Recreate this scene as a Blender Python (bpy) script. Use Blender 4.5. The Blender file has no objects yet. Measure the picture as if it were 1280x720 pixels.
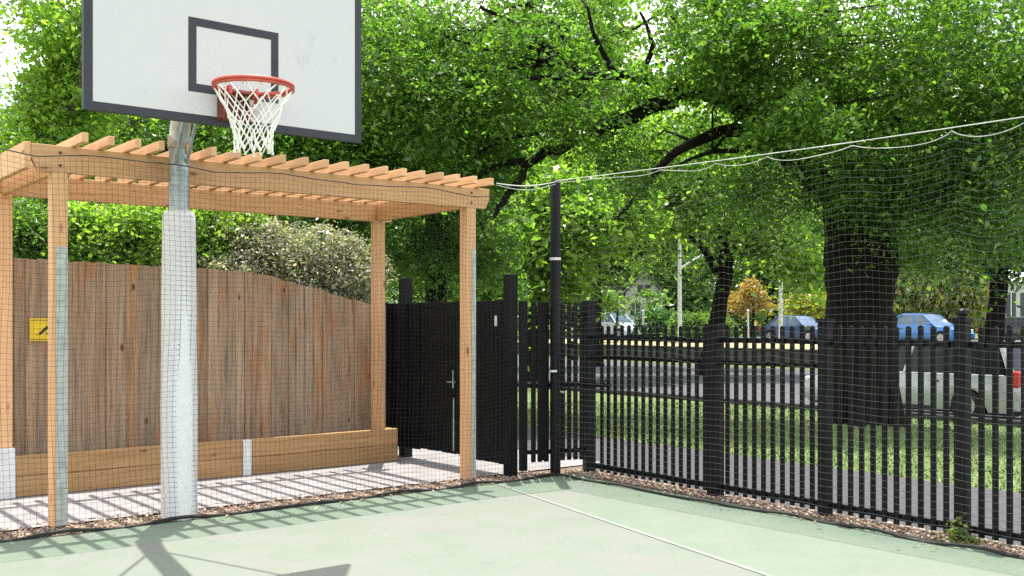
import bpy, math, random
import numpy as np
from mathutils import Vector, Matrix
random.seed(7); rng = np.random.default_rng(11)
sc = bpy.context.scene
COL = sc.collection
R = math.radians
H = 1.45                                   # eye height
F = 1300.0                                 # focal length in pixels of the 1280 wide picture

# ------------------------------------------------------------------ helpers
def P(px, Z, py):                          # a point at depth Z on the ray of a picture point
    return Vector(((px - 640) / F * Z, Z, H + (405 - py) / F * Z))
def lerp(a, b, t): return a + (b - a) * t

A = R(38.5)
U = Vector((math.cos(A), math.sin(A), 0)); V = Vector((-math.sin(A), math.cos(A), 0))
P0 = Vector((-3.24, 7.42, 0))
def pg(s, v, z=0): return P0 + U * s + V * v + Vector((0, 0, z))        # pergola frame
F0 = Vector((.84, 9.92, 0)); FD = Vector((.588, -.809, 0)).normalized(); FN = Vector((.809, .588, 0)).normalized()
def fr(s, n, z=0): return F0 + FD * s + FN * n + Vector((0, 0, z))      # street fence frame
ZN = [(-1e4, 0), (2.3, 0), (6, -.10), (11.5, -.37), (12.0, -.42), (28.3, -.42), (28.8, -.2), (34, .32), (42, .45), (60, .75), (100, 1.0), (1e4, 3)]
def zg(n):
    for (a, za), (b, zb) in zip(ZN, ZN[1:]):
        if n <= b: return lerp(za, zb, (n - a) / (b - a))
    return 3
def nof(p): return (p - F0).dot(FN)
def Zfor(px, n): return (n + .84 * .809 + 9.92 * .588) / (.809 * (px - 640) / F + .588)

class MB:
    def __init__(s): s.v = []; s.f = []; s.smooth = False
    def add(s, vs, fs):
        b = len(s.v); s.v += [tuple(x) for x in vs]; s.f += [tuple(i + b for i in f) for f in fs]; return s
    def box(s, c, sx, sy, sz, rot=None):
        c = Vector(c); m = rot if rot is not None else Matrix.Identity(3)
        vs = [c + m @ Vector((x * sx / 2, y * sy / 2, z * sz / 2)) for x in (-1, 1) for y in (-1, 1) for z in (-1, 1)]
        return s.add(vs, [(0, 1, 3, 2), (4, 6, 7, 5), (0, 4, 5, 1), (2, 3, 7, 6), (0, 2, 6, 4), (1, 5, 7, 3)])
    def bar(s, a, b, w, h, up=(0, 0, 1)):
        a = Vector(a); b = Vector(b); d = (b - a); L = d.length; d.normalize()
        y = Vector(up).cross(d); y.normalize(); z = d.cross(y)
        m = Matrix((d, y, z)).transposed()
        return s.box((a + b) / 2, L, w, h, m)
    def prism(s, poly, depth):              # poly: list of Vectors (planar), depth: Vector
        n = len(poly); vs = list(poly) + [p + depth for p in poly]
        fs = [tuple(range(n))[::-1], tuple(range(n, 2 * n))] + [(i, (i + 1) % n, n + (i + 1) % n, n + i) for i in range(n)]
        return s.add(vs, fs)
    def tube(s, pts, rad, sides=8, cap=True, closed=False):
        pts = [Vector(p) for p in pts]; n = len(pts)
        if not hasattr(rad, '__len__'): rad = [rad] * n
        vs = []; ref = None
        for i, p in enumerate(pts):
            if closed: t = pts[(i + 1) % n] - pts[i - 1]
            else: t = pts[min(i + 1, n - 1)] - pts[max(i - 1, 0)]
            t.normalize()
            if ref is None:
                ref = Vector((0, 0, 1)) if abs(t.z) < .9 else Vector((1, 0, 0))
            x = ref - t * ref.dot(t)
            if x.length < 1e-5: x = Vector((0, 1, 0)) - t * t.y
            x.normalize(); ref = x; y = t.cross(x)
            for k in range(sides):
                a = 2 * math.pi * k / sides
                vs.append(p + (x * math.cos(a) + y * math.sin(a)) * rad[i])
        fs = []
        for i in range(n if closed else n - 1):
            j = (i + 1) % n
            for k in range(sides):
                l = (k + 1) % sides
                fs.append((i * sides + k, i * sides + l, j * sides + l, j * sides + k))
        if cap and not closed:
            fs.append(tuple(range(sides))[::-1]); fs.append(tuple(range((n - 1) * sides, n * sides)))
        s.smooth = True
        return s.add(vs, fs)
    def disc(s, c, ax, r, th, sides=20):
        c = Vector(c); ax = Vector(ax).normalized()
        return s.tube([c - ax * th / 2, c + ax * th / 2], r, sides)

def link_mesh(name, me, mat, parent=None, smooth=False, bevel=0, mats=None):
    o = bpy.data.objects.new(name, me); COL.objects.link(o)
    for m in (mats or [mat]): me.materials.append(m)
    if smooth:
        me.polygons.foreach_set('use_smooth', [True] * len(me.polygons))
        try: me.set_sharp_from_angle(angle=R(40))
        except Exception: pass
    if parent is not None:
        o.parent = parent; o.matrix_parent_inverse = Matrix.Translation(-parent.location)
    if bevel:
        b = o.modifiers.new('bevel', 'BEVEL'); b.width = bevel; b.segments = 2; b.limit_method = 'ANGLE'
    return o
def obj(name, mb, mat, parent=None, smooth=None, bevel=0):
    me = bpy.data.meshes.new(name); me.from_pydata(mb.v, [], mb.f); me.update()
    return link_mesh(name, me, mat, parent, mb.smooth if smooth is None else smooth, bevel)
def tag(o, label=None, cat=None, group=None, kind=None):
    if label: o['label'] = label
    if cat: o['category'] = cat
    if group: o['group'] = group
    if kind: o['kind'] = kind
    return o
def thing(name, loc, label, cat, group=None):
    e = bpy.data.objects.new(name, None); COL.objects.link(e); e.location = loc; e.empty_display_size = .2
    return tag(e, label, cat, group)
def timber(name, a, b, w, h, mat, parent, up=(0, 0, 1), bevel=.004):
    """a beam as an object whose own x axis runs along the grain"""
    a = Vector(a); b = Vector(b); d = b - a; L = d.length; d.normalize()
    y = Vector(up).cross(d); y.normalize(); z = d.cross(y)
    mb = MB().box((0, 0, 0), L, w, h)
    o = obj(name, mb, mat, None, False, bevel)
    m = Matrix((d, y, z)).transposed().to_4x4(); m.translation = (a + b) / 2
    if parent is not None:
        o.parent = parent; m = Matrix.Translation(-parent.location) @ m
    o.matrix_basis = m
    return o

# ------------------------------------------------------------------ materials
def newmat(name):
    m = bpy.data.materials.new(name); m.use_nodes = True
    nt = m.node_tree; bs = nt.nodes['Principled BSDF']
    return m, nt, bs
def N(nt, t, **kw):
    n = nt.nodes.new(t)
    for k, v in kw.items(): setattr(n, k, v)
    return n
def noise(nt, scale, detail=4, rough=.6, vec=None, stretch=None):
    tc = N(nt, 'ShaderNodeTexCoord'); src = vec or tc.outputs['Object']
    if stretch:
        mp = N(nt, 'ShaderNodeMapping'); mp.inputs['Scale'].default_value = stretch
        nt.links.new(src, mp.inputs[0]); src = mp.outputs[0]
    n = N(nt, 'ShaderNodeTexNoise'); n.inputs['Scale'].default_value = scale
    n.inputs['Detail'].default_value = detail; n.inputs['Roughness'].default_value = rough
    nt.links.new(src, n.inputs['Vector']); return n.outputs['Fac']
def ramp(nt, fac, stops):
    r = N(nt, 'ShaderNodeValToRGB'); e = r.color_ramp.elements
    while len(e) < len(stops): e.new(.5)
    for x, (p, c) in zip(e, stops): x.position = p; x.color = (*c, 1) if len(c) == 3 else c
    nt.links.new(fac, r.inputs[0]); return r.outputs[0]
def mixc(nt, fac, a, b, mode='MIX'):
    m = N(nt, 'ShaderNodeMix', data_type='RGBA', blend_type=mode)
    for i, x in ((0, fac), (6, a), (7, b)):
        if hasattr(x, 'is_linked'): nt.links.new(x, m.inputs[i])
        elif i == 0: m.inputs[0].default_value = x
        else: m.inputs[i].default_value = (*x, 1)
    return m.outputs[2]
def bump(nt, bs, fac, strength=.3, dist=.01):
    b = N(nt, 'ShaderNodeBump'); b.inputs['Strength'].default_value = strength; b.inputs['Distance'].default_value = dist
    nt.links.new(fac, b.inputs['Height']); nt.links.new(b.outputs[0], bs.inputs['Normal'])
def plain(name, col, rough=.6, metal=0, var=.25, scale=6, bmp=0, spec=.4):
    m, nt, bs = newmat(name)
    f = noise(nt, scale, 5)
    c = ramp(nt, f, [(.25, tuple(x * (1 - var) for x in col)), (.75, tuple(min(1, x * (1 + var)) for x in col))])
    nt.links.new(c, bs.inputs['Base Color']); bs.inputs['Roughness'].default_value = rough
    bs.inputs['Metallic'].default_value = metal; bs.inputs['Specular IOR Level'].default_value = spec
    if bmp: bump(nt, bs, noise(nt, scale * 6, 4), bmp)
    return m
def wood(name, dark, light, rough=.75, scale=3.0, spread=(.3, .7), knots=True):
    m, nt, bs = newmat(name)
    oi = N(nt, 'ShaderNodeObjectInfo'); tc = N(nt, 'ShaderNodeTexCoord')
    va = N(nt, 'ShaderNodeVectorMath', operation='ADD'); vm = N(nt, 'ShaderNodeVectorMath', operation='SCALE'); vm.inputs[3].default_value = 37
    cx = N(nt, 'ShaderNodeCombineXYZ')
    for i in range(3): nt.links.new(oi.outputs['Random'], cx.inputs[i])
    nt.links.new(cx.outputs[0], vm.inputs[0]); nt.links.new(vm.outputs[0], va.inputs[0]); nt.links.new(tc.outputs['Object'], va.inputs[1])
    f = noise(nt, scale, 6, .65, va.outputs[0], (.7, 14, 14))
    c = ramp(nt, f, [(spread[0], dark), (spread[1], light)])
    big = noise(nt, 1.3, 3, .5, va.outputs[0])
    c = mixc(nt, big, c, tuple(x * .72 for x in light), 'MIX')
    hs = N(nt, 'ShaderNodeHueSaturation'); mr = N(nt, 'ShaderNodeMapRange'); mr.inputs[3].default_value = .82; mr.inputs[4].default_value = 1.15
    nt.links.new(oi.outputs['Random'], mr.inputs[0]); nt.links.new(mr.outputs[0], hs.inputs['Value']); nt.links.new(c, hs.inputs['Color'])
    c = hs.outputs[0]
    if knots:
        v = N(nt, 'ShaderNodeTexVoronoi'); v.inputs['Scale'].default_value = 2.6
        mp = N(nt, 'ShaderNodeMapping'); mp.inputs['Scale'].default_value = (.8, 2.2, 2.2)
        nt.links.new(va.outputs[0], mp.inputs[0]); nt.links.new(mp.outputs[0], v.inputs['Vector'])
        k = ramp(nt, v.outputs['Distance'], [(.05, (1, 1, 1)), (.12, (0, 0, 0))])
        c = mixc(nt, k, c, tuple(x * .45 for x in dark))
    nt.links.new(c, bs.inputs['Base Color']); bs.inputs['Roughness'].default_value = rough; bs.inputs['Specular IOR Level'].default_value = .25
    bump(nt, bs, f, .35, .004)
    return m
def leafmat(name, cols, trans=.45, rough=.45):
    m, nt, bs = newmat(name)
    g = N(nt, 'ShaderNodeNewGeometry')
    k = len(cols)
    c = ramp(nt, g.outputs['Random Per Island'], [(i / max(1, k - 1), x) for i, x in enumerate(cols)])
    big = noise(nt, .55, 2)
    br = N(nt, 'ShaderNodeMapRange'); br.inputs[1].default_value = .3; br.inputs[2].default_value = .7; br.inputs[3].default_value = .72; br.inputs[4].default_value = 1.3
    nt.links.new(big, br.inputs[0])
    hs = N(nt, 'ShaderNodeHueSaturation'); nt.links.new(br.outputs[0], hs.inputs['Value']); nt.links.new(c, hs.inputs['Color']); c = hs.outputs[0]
    nt.links.new(c, bs.inputs['Base Color']); bs.inputs['Roughness'].default_value = .38; bs.inputs['Specular IOR Level'].default_value = .5
    tr = N(nt, 'ShaderNodeBsdfTranslucent'); mx = N(nt, 'ShaderNodeMixShader'); mx.inputs[0].default_value = trans
    t2 = mixc(nt, 1.0, c, (1.6, 1.85, .7), 'MULTIPLY')
    nt.links.new(t2, tr.inputs[0]); nt.links.new(bs.outputs[0], mx.inputs[1]); nt.links.new(tr.outputs[0], mx.inputs[2])
    nt.links.new(mx.outputs[0], nt.nodes['Material Output'].inputs['Surface'])
    return m

M = {}
M['cedar'] = wood('cedar', (.54, .275, .125), (.86, .52, .27))
M['sleeper'] = wood('sleeper', (.22, .12, .05), (.52, .315, .14), scale=2.2)
M['black'] = plain('black_paint', (.006, .0065, .007), .5, 0, .4, 8, 0, .14)
M['dark_metal'] = plain('dark_metal', (.03, .03, .032), .5, .3)
M['galv'] = plain('galvanised_steel', (.33, .37, .37), .45, .55, .35, 9)
M['pale_metal'] = plain('pale_weathered_metal', (.40, .43, .39), .6, .1, .3, 14)
M['white_metal'] = plain('white_painted_steel', (.66, .67, .66), .5, 0, .12, 14)
M['concrete'] = plain('patio_concrete', (.24, .228, .226), .9, 0, .22, 4, .4)
M['asphalt'] = plain('asphalt', (.07, .072, .078), .9, 0, .3, 7, .4)
M['path_asphalt'] = plain('path_asphalt', (.058, .058, .062), .95, 0, .3, 9, .4)
M['kerb'] = plain('kerb_shadow_tone', (.035, .035, .034), .9, 0, .2)  # concrete coloured near black to paint in the shadow below the parked car
M['stone'] = plain('dark_stone', (.07, .065, .05), .9, 0, .4, 3, .5)
M['rope_white'] = plain('white_rope', (.52, .52, .49), .8)
M['rope_black'] = plain('black_rope', (.018, .018, .016), .8)
M['net'] = plain('net_twine', (.02, .022, .022), .6, 0, .2, 30, 0, .15)
M['net_side'] = plain('net_twine_grey', (.13, .135, .13), .6, 0, .2, 30, 0, .2)
M['hoop_net'] = plain('hoop_net_cord', (.78, .77, .70), .8, 0, .08)
M['red'] = plain('red_ring_paint', (.47, .075, .045), .5, 0, .25, 10)
M['dark_red'] = plain('dark_red_bracket', (.16, .032, .022), .6, 0, .3, 10)
M['board_line'] = plain('board_line_paint', (.028, .031, .037), .6, 0, .2, 10)
M['yellow'] = plain('yellow_sign', (.75, .53, .02), .5, 0, .08)
M['line'] = plain('court_line_paint', (.19, .20, .178), .8, 0, .15, 7)
M['glass'] = plain('car_glass', (.012, .015, .018), .12, 0, .1, 3, 0, .22)
M['reflect_glass'] = plain('reflect_car_glass', (.09, .13, .19), .15, 0, .25, 2, 0, .5)  # pale blue base colour paints a sky reflection into the far cars' windows
M['tyre'] = plain('tyre_rubber', (.015, .015, .015), .85)
M['rim'] = plain('wheel_rim', (.4, .4, .42), .35, .8)
M['tail'] = plain('tail_lamp', (.45, .03, .02), .25, 0, .1)
M['lamp'] = plain('clear_lamp', (.7, .7, .7), .15)
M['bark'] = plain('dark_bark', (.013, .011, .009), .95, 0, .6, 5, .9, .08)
M['bark_grey'] = plain('grey_bark', (.085, .075, .06), .95, 0, .5, 5, .9)
M['lamp_post'] = plain('lamp_post_paint', (.5, .52, .5), .6, 0, .1)
M['house_wall'] = plain('house_wall', (.5, .49, .47), .9, 0, .06)
M['roof'] = plain('roof_slate', (.13, .12, .12), .85)
M['dark_window'] = plain('dark_window', (.03, .035, .04), .2)

# pad sleeve of the post: rough pale cover
m, nt, bs = newmat('pole_cover'); f = noise(nt, 40, 5); f2 = noise(nt, 3, 4)
c = mixc(nt, f2, (.56, .56, .54), (.70, .70, .68)); nt.links.new(mixc(nt, .5, c, ramp(nt, f, [(.35, (.56, .56, .55)), (.65, (.72, .72, .70))])), bs.inputs['Base Color'])
bs.inputs['Roughness'].default_value = .85; bump(nt, bs, f, .35, .01); M['cover'] = m
# backboard: white paint with grey scuffs
m, nt, bs = newmat('board_white'); f = noise(nt, 2.6, 8, .75); g = noise(nt, 9, 5, .7)
c = ramp(nt, f, [(.60, (.54, .54, .525)), (.69, (.46, .465, .47)), (.76, (.28, .29, .32))]); c = mixc(nt, ramp(nt, g, [(.66, (0, 0, 0)), (.78, (.45, .45, .45))]), c, (.36, .37, .39))
nt.links.new(c, bs.inputs['Base Color']); bs.inputs['Roughness'].default_value = .5; M['board'] = m
# weathered fence palings: grain up the paling, colour by island
m, nt, bs = newmat('weathered_palings'); g = N(nt, 'ShaderNodeNewGeometry')
f = noise(nt, 4, 6, .72, None, (7, 7, .38)); f2 = noise(nt, .9, 3); f4 = noise(nt, 2.2, 3, .5, None, (3, 3, .8))
rnd = g.outputs['Random Per Island']
base_c = ramp(nt, rnd, [(0, (.26, .185, .125)), (.2, (.35, .25, .165)), (.4, (.40, .225, .115)), (.6, (.31, .245, .185)), (.8, (.44, .30, .185)), (1, (.24, .15, .09))])
c = mixc(nt, ramp(nt, f2, [(.4, (0, 0, 0)), (.65, (.75, .75, .75))]), base_c, (.37, .27, .18))
c = mixc(nt, ramp(nt, f4, [(.55, (0, 0, 0)), (.7, (.7, .7, .7))]), c, (.42, .19, .07))
c = mixc(nt, .85, c, ramp(nt, f, [(.30, (.34, .31, .29)), (.48, (.85, .85, .85)), (.70, (1.25, 1.25, 1.25))]), 'MULTIPLY')
v = N(nt, 'ShaderNodeTexVoronoi'); v.inputs['Scale'].default_value = 3; tcv = N(nt, 'ShaderNodeTexCoord'); mpv = N(nt, 'ShaderNodeMapping'); mpv.inputs['Scale'].default_value = (1.6, 1.6, .8)
nt.links.new(tcv.outputs['Object'], mpv.inputs[0]); nt.links.new(mpv.outputs[0], v.inputs['Vector'])
c2 = mixc(nt, ramp(nt, v.outputs['Distance'], [(.05, (1, 1, 1)), (.11, (0, 0, 0))]), c, (.10, .045, .02))
nt.links.new(c2, bs.inputs['Base Color']); bs.inputs['Roughness'].default_value = .9; bump(nt, bs, f, .5, .006); M['palings'] = m
# court paint: pale green, worn paler inside the lines
m, nt, bs = newmat('court_paint'); tc = N(nt, 'ShaderNodeTexCoord')
def dotmask(nrm, off, soft):
    d = N(nt, 'ShaderNodeVectorMath', operation='DOT_PRODUCT'); d.inputs[1].default_value = nrm
    nt.links.new(tc.outputs['Object'], d.inputs[0])
    mr = N(nt, 'ShaderNodeMapRange'); mr.inputs[1].default_value = off - soft; mr.inputs[2].default_value = off + soft
    nt.links.new(d.outputs['Value'], mr.inputs[0]); return mr.outputs[0]
NR_ = -.17; edge = pg(0, -.98); mv = dotmask(tuple(-V), -edge.dot(V), .035)
LA = Vector((-.12, 9.35, 0)); LB = Vector((2.45, 3.9, 0)); ld = (LB - LA).normalized(); ln = Vector((ld.y, -ld.x, 0))
ml = dotmask(tuple(ln), LA.dot(ln), .03)
mm = N(nt, 'ShaderNodeMath', operation='MULTIPLY'); nt.links.new(mv, mm.inputs[0])
mn = dotmask(tuple(-FN), -(F0.dot(FN) + NR_ - .42), .22); ma = N(nt, 'ShaderNodeMath', operation='MULTIPLY_ADD'); ma.inputs[1].default_value = .45; ma.inputs[2].default_value = .55
nt.links.new(ml, ma.inputs[0]); m2 = N(nt, 'ShaderNodeMath', operation='MULTIPLY'); nt.links.new(ma.outputs[0], m2.inputs[0]); nt.links.new(mn, m2.inputs[1]); nt.links.new(m2.outputs[0], mm.inputs[1])
f = noise(nt, 1.6, 6, .65); f3 = noise(nt, 14, 6, .7)
green = ramp(nt, f, [(.3, (.103, .160, .105)), (.7, (.140, .188, .130))])
pale = ramp(nt, f, [(.3, (.120, .150, .112)), (.5, (.140, .163, .126)), (.72, (.160, .168, .140))])
c = mixc(nt, mm.outputs[0], green, pale); c = mixc(nt, ramp(nt, f3, [(.35, (.3, .3, .3)), (.6, (0, 0, 0))]), c, (.12, .145, .11))
f5 = noise(nt, .9, 7, .7, None, (1, 1, 1)); c = mixc(nt, ramp(nt, f5, [(.52, (0, 0, 0)), (.66, (.6, .6, .6))]), c, (.165, .157, .138))
f6 = noise(nt, 5, 8, .8); c = mixc(nt, ramp(nt, f6, [(.60, (0, 0, 0)), (.70, (.55, .55, .55))]), c, (.095, .112, .085))
nt.links.new(c, bs.inputs['Base Color']); bs.inputs['Roughness'].default_value = .85; bump(nt, bs, noise(nt, 120, 3), .25, .004); M['court'] = m
# grass ground
m, nt, bs = newmat('grass_ground'); f = noise(nt, .8, 5, .7); f2 = noise(nt, 25, 4, .7)
c = ramp(nt, f, [(.3, (.085, .15, .032)), (.55, (.13, .20, .045)), (.75, (.21, .23, .08))]); c = mixc(nt, ramp(nt, f2, [(.3, (.5, .5, .5)), (.7, (0, 0, 0))]), c, (.035, .055, .015))
nt.links.new(c, bs.inputs['Base Color']); bs.inputs['Roughness'].default_value = .95; bump(nt, bs, f2, .9, .04); M['grass'] = m
m, nt, bs = newmat('dry_verge'); f = noise(nt, 1.5, 5, .7)
nt.links.new(ramp(nt, f, [(.3, (.20, .19, .08)), (.7, (.36, .31, .15))]), bs.inputs['Base Color']); bs.inputs['Roughness'].default_value = .95; M['dry'] = m
# gravel
m, nt, bs = newmat('gravel_bed'); f = noise(nt, 60, 5, .7)
nt.links.new(ramp(nt, f, [(.3, (.07, .045, .03)), (.55, (.19, .13, .09)), (.75, (.30, .24, .18))]), bs.inputs['Base Color']); bs.inputs['Roughness'].default_value = .95; bump(nt, bs, f, .8, .02); M['gravel_bed'] = m
m, nt, bs = newmat('gravel_stone'); g = N(nt, 'ShaderNodeNewGeometry')
nt.links.new(ramp(nt, g.outputs['Random Per Island'], [(0, (.07, .045, .03)), (.35, (.19, .12, .08)), (.7, (.30, .22, .155)), (1, (.42, .36, .30))]), bs.inputs['Base Color']); bs.inputs['Roughness'].default_value = .9; M['stone_chip'] = m
m, nt, bs = newmat('grass_blade'); g = N(nt, 'ShaderNodeNewGeometry')
nt.links.new(ramp(nt, g.outputs['Random Per Island'], [(0, (.06, .12, .022)), (.6, (.125, .205, .045)), (1, (.24, .27, .09))]), bs.inputs['Base Color']); bs.inputs['Roughness'].default_value = .7; M['blade'] = m

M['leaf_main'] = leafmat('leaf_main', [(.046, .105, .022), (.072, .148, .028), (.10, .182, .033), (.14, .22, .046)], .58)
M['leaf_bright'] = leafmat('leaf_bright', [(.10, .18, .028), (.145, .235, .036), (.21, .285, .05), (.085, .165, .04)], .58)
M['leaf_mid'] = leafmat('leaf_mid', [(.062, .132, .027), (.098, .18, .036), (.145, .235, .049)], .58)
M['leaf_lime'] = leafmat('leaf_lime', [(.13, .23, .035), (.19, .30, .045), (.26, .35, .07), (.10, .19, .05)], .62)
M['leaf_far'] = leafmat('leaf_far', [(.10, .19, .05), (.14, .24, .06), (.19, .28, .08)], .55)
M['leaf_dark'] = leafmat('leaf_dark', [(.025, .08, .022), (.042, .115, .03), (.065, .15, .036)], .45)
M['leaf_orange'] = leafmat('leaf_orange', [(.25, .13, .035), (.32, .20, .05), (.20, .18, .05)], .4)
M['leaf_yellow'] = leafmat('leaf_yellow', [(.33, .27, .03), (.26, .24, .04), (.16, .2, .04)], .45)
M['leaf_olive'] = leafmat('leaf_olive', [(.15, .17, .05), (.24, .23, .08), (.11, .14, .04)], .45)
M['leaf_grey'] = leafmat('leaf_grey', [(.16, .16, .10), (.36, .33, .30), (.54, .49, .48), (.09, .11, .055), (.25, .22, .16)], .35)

# ------------------------------------------------------------------ setting
def sheet(name, corners, mat, z=None, kind='structure'):
    mb = MB(); mb.add([Vector((c[0], c[1], c[2] if z is None else z)) for c in corners], [tuple(range(len(corners)))])
    return tag(obj(name, mb, mat), kind=kind)
ts = [-600, -200, -80, -40, -20, -10, 0, 10, 20, 40, 80, 200, 600]
ns = [-600, -100, -30, -8, 2.3, 4, 6, 8, 10, 11.5, 11.9, 12.0, 28.3, 28.8, 31, 34, 38, 42, 60, 100, 300, 900]
mb = MB(); vs = [fr(t, n, zg(n) - .012) for n in ns for t in ts]; k = len(ts)
mb.add(vs, [(i * k + j, i * k + j + 1, (i + 1) * k + j + 1, (i + 1) * k + j)[::-1] for i in range(len(ns) - 1) for j in range(k - 1)])
tag(obj('ground', mb, M['grass']), kind='structure')
sheet('path', [fr(-14, .12), fr(-14, 2.26), fr(16, 2.26), fr(16, .12)], M['path_asphalt'], .0)
sheet('road', [fr(-300, 12.02), fr(-300, 28.2), fr(200, 28.2), fr(200, 12.02)], M['asphalt'], -.415)
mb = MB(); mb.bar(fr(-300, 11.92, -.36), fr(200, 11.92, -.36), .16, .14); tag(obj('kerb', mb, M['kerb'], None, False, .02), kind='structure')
mb = MB()
for a, b in ((30.2, 34), (34, 38.5)): mb.add([fr(-200, a, zg(a) + .02), fr(-200, b, zg(b) + .02), fr(120, b, zg(b) + .02), fr(120, a, zg(a) + .02)], [(0, 3, 2, 1)])
tag(obj('far_verge', mb, M['dry']), kind='structure')
mb = MB(); mb.add([fr(-200, 38.5, zg(38.5) + .024), fr(-200, 48, zg(48) + .024), fr(120, 48, zg(48) + .024), fr(120, 38.5, zg(38.5) + .024)], [(0, 3, 2, 1)])
tag(obj('far_parking_road', mb, M['asphalt']), kind='structure')
NV = -.34; NR = -.17
# corner of the court: intersection of v=NV and n=NR lines
def isect():
    a = pg(0, NV); d = U; b = fr(0, NR)
    t = (b - a).dot(FN) / d.dot(FN); return a + d * t
K = isect()
sheet('court', [K, K - U * 14, K - U * 14 + FD * 18, K + FD * 18], M['court'], .004)
mb = MB(); w = ln * .021; mb.add([x + Vector((0, 0, .008)) for x in (LA - w, LB - w, LB + w, LA + w)], [(0, 1, 2, 3)])
tag(obj('court_marking', mb, M['line']), kind='structure')
sheet('patio', [pg(-3, .05), pg(5.4, .05), pg(5.4, 2.3), pg(-3, 2.3)], M['concrete'], .010)
mb = MB()
mb.add([x + Vector((0, 0, .006)) for x in (pg(-3, NV), K, K + U * .35, pg(5.2, .0), pg(-3, .0))], [(0, 1, 2, 3, 4)])
mb.add([x + Vector((0, 0, .0055)) for x in (K, fr(7, NR), fr(7, .12), fr(-.3, .12), K + U * .35)], [(0, 1, 2, 3, 4)])
tag(obj('gravel_bed', mb, M['gravel_bed']), kind='structure')
# loose gravel stones
def chips(n, place, smin, smax):
    vs = []; fs = []
    base = np.array([(1, 0, 0), (-1, 0, 0), (0, 1, 0), (0, -1, 0), (0, 0, 1), (0, 0, -1)], float)
    tri = np.array([(0, 2, 4), (2, 1, 4), (1, 3, 4), (3, 0, 4), (2, 0, 5), (1, 2, 5), (3, 1, 5), (0, 3, 5)])
    for i in range(n):
        p = np.array(place()); s = rng.uniform(smin, smax); a = rng.uniform(0, 6.28)
        b = base * (s * rng.uniform(.7, 1.3), s * rng.uniform(.7, 1.3), s * .6) + rng.normal(0, s * .12, (6, 3))
        r = np.array([[math.cos(a), -math.sin(a), 0], [math.sin(a), math.cos(a), 0], [0, 0, 1]])
        vs.append(b @ r.T + p + (0, 0, .005 + s * .3)); fs.append(tri + 6 * i)
    return np.concatenate(vs), np.concatenate(fs)
def gl(): p = pg(rng.uniform(-.7, 4.4), NV + .02 + abs(rng.normal(0, .18))); return (p.x, p.y, 0)
def gr():
    p = fr(rng.uniform(-.4, 4.9), rng.uniform(NR + .02, .11)); return (p.x, p.y, 0)
v1, f1 = chips(5200, gl, .006, .020); v2, f2 = chips(3600, gr, .008, .024)
def npmesh(name, v, f):
    me = bpy.data.meshes.new(name); nv, nf, k = len(v), len(f), f.shape[1]
    me.vertices.add(nv); me.vertices.foreach_set('co', np.asarray(v, np.float32).ravel())
    me.loops.add(nf * k); me.loops.foreach_set('vertex_index', f.astype(np.int32).ravel())
    me.polygons.add(nf); me.polygons.foreach_set('loop_start', np.arange(0, nf * k, k, dtype=np.int32))
    me.polygons.foreach_set('loop_total', np.full(nf, k, np.int32)); me.update(calc_edges=True); me.validate(); return me
tag(link_mesh('gravel', npmesh('gravel', np.concatenate([v1, v2]), np.concatenate([f1, f2 + len(v1)])), M['stone_chip']), kind='stuff')
# fallen leaves on the gravel and the court edge
nl_ = 150; lv_ = []
for i in range(nl_):
    if i % 2: p = fr(rng.uniform(-.3, 4.9), NR + .14 - abs(rng.normal(0, .22)))
    else: p = pg(rng.uniform(-.7, 4.3), NV + .15 - abs(rng.normal(0, .25)))
    a = rng.uniform(0, 6.28); d = np.array([math.cos(a), math.sin(a), rng.normal(0, .15)]) * rng.uniform(.012, .028); e = np.array([-math.sin(a), math.cos(a), rng.normal(0, .15)]) * rng.uniform(.007, .015)
    c_ = np.array([p.x, p.y, .020]); lv_ += [c_ - d, c_ + e + (0, 0, .004), c_ + d, c_ - e + (0, 0, .004)]
m, nt, bs = newmat('fallen_leaf'); g = N(nt, 'ShaderNodeNewGeometry')
nt.links.new(ramp(nt, g.outputs['Random Per Island'], [(0, (.10, .055, .02)), (.5, (.22, .13, .04)), (.8, (.10, .13, .03)), (1, (.30, .22, .07))]), bs.inputs['Base Color'])
tag(link_mesh('leaf_litter', npmesh('leaf_litter', np.array(lv_), np.arange(4 * nl_).reshape(-1, 4)), m), kind='stuff')
# grass blades on the verge between the path and the road
nb = 42000
s_ = rng.uniform(-9, 14, nb); n_ = 2.3 + 9.4 * rng.uniform(0, 1, nb) ** 1.3
base = np.array([tuple(fr(a, b, zg(b) - .012)) for a, b in zip(s_, n_)])
h = rng.uniform(.02, .055, nb); an = rng.uniform(0, 6.28, nb); le = rng.normal(0, .03, (nb, 2)); wd = .010
off = np.stack([np.cos(an) * wd, np.sin(an) * wd, np.zeros(nb)], 1)
tip = base + np.stack([le[:, 0], le[:, 1], h], 1)
vv = np.stack([base - off, base + off, tip], 1).reshape(-1, 3)
tag(link_mesh('grass', npmesh('grass', vv, np.arange(nb * 3).reshape(-1, 3)), M['blade']), kind='stuff')

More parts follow.
